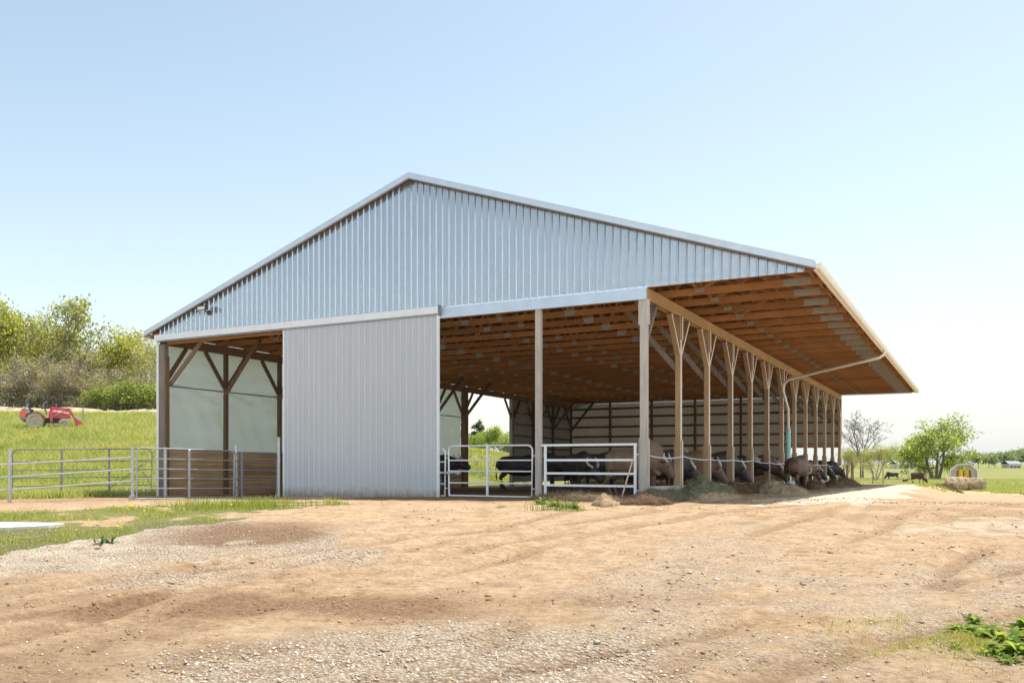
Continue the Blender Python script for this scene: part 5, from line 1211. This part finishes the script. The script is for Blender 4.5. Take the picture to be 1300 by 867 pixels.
MB().tube([(-.05, 0, 1.1), (-.2, 0, 1.5)], .025, 8).torus((-.2, 0, 1.5), (-.35, 0, 1), .19, .018, 22, 8).build('steering_wheel', M['black'], tr_, True)
MB().tube([(-1.12, -.55, .7), (-1.12, -.55, 1.95), (-1.12, -.48, 2.12), (-1.12, .48, 2.12), (-1.12, .55, 1.95), (-1.12, .55, .7)], .04, 8).build('roll_bar', M['black'], tr_, True)
MB().tube([(.5, .18, 1.2), (.5, .18, 1.85)], .04, 8).build('exhaust_pipe', M['galv_dark'], tr_, True)
MB().tube([(-.1, .40, 1.0), (-.35, .42, 1.7), (-.1, .42, 2.0)], .035, 8).build('canopy_strut', M['galv'], tr_, True)
for s_ in (-1, 1):
    ar = MB(); ar.beam((.25, s_*.52, .5), (.22, s_*.52, 1.5), .09, .16).beam((.22, s_*.52, 1.48), (1.35, s_*.52, 1.38), .09, .16).beam((1.33, s_*.52, 1.42), (1.85, s_*.52, .42), .09, .15); arm = ar.build('loader_arm', M['faded_red'], tr_)
    MB().tube([(.28, s_*.52, .85), (1.2, s_*.52, 1.33)], .04, 8).build('cylinder', M['galv'], arm); MB().tube([(1.3, s_*.50, 1.15), (1.95, s_*.50, .70)], .035, 8).build('cylinder', M['galv'], arm)
bk = MB(); prof = [(1.80, .12), (1.78, .55), (1.86, .68), (1.90, .66), (1.84, .52), (1.88, .20), (2.45, .10), (2.45, .06), (1.88, .08)]
bk.loft([[(x, s_, z) for x, z in prof] for s_ in (-.82, .82)])
for s_ in (-.82, .80): bk.loft([[(x, s_+e, z) for x, z in ((1.80, .10), (1.80, .66), (2.05, .60), (2.44, .08))] for e in (0, .02)])
bk.build('bucket', M['faded_red'], tr_)
sp_ = MB().torus((-1.42, -.30, 1.02), (-.75, -.62, .2), .36, .11, 28, 10).build('rear_ring', M['grey_rubber'], tr_, True)
MB().tube([(-1.50, -.37, 1.05), (-1.40, -.28, 1.02)], [.31, .33], 12).build('warning_disc', M['orange'], sp_)
MB().beam((-1.0, -.15, .5), (-1.5, -.12, .55), .08, .1).beam((-1.0, .2, .5), (-1.5, .05, .55), .08, .1).build('hitch', M['black'], tr_)

# what the ground covers are, in words
for pre, lab, cat in [('ground', 'packed tan dirt yard running out into green fields', 'ground'), ('earth_bank', 'low bank of bare tan earth below the spring wood', 'earth bank'), ('concrete_slab', 'pale concrete slab edge at the left of the yard', 'slab'),
  ('hill_grass', 'yellow green grass on the slope below the tractor', 'grass'), ('meadow_grass', 'sunlit grass behind the barn seen through its side opening', 'grass'), ('field_grass', 'short green grass of the field behind the hay bales', 'grass'),
  ('yard_grass.001', 'taller green grass along the foot of the pen gates', 'grass'), ('yard_grass', 'patchy short grass strip between the fence and the gravel', 'grass'), ('weed_grass', 'green grass tuft in front of the white gates', 'grass'), ('sparse_grass', 'sparse short grass on the dirt at lower right', 'grass'),
  ('tuft_grass', 'mossy short grass round the leafy weeds', 'grass'), ('dandelion_flowers', 'yellow dandelion flowers dotted over the grass strip', 'flowers'), ('gravel', 'pale crushed gravel spread in patches over the dirt yard', 'gravel'), ('pebbles', 'small loose pebbles scattered over the whole yard', 'pebbles'),
  ('flat_stones', 'larger flat stones lying in the foreground gravel', 'stones'), ('dirt_clods.001', 'coarser brown dirt clods across the middle of the yard', 'dirt'), ('dirt_clods', 'fine tan dirt crumbs over the near yard', 'dirt'), ('soil_clods', 'dark soil crumbs in the brown patches', 'dirt'),
  ('hay_clods', 'trampled clods in front of the hay piles', 'dirt'), ('loose_straw', 'loose straw scattered along the feed rail', 'straw')]:
    o = bpy.data.objects.get(pre)
    if o: o['label'] = lab; o['category'] = cat
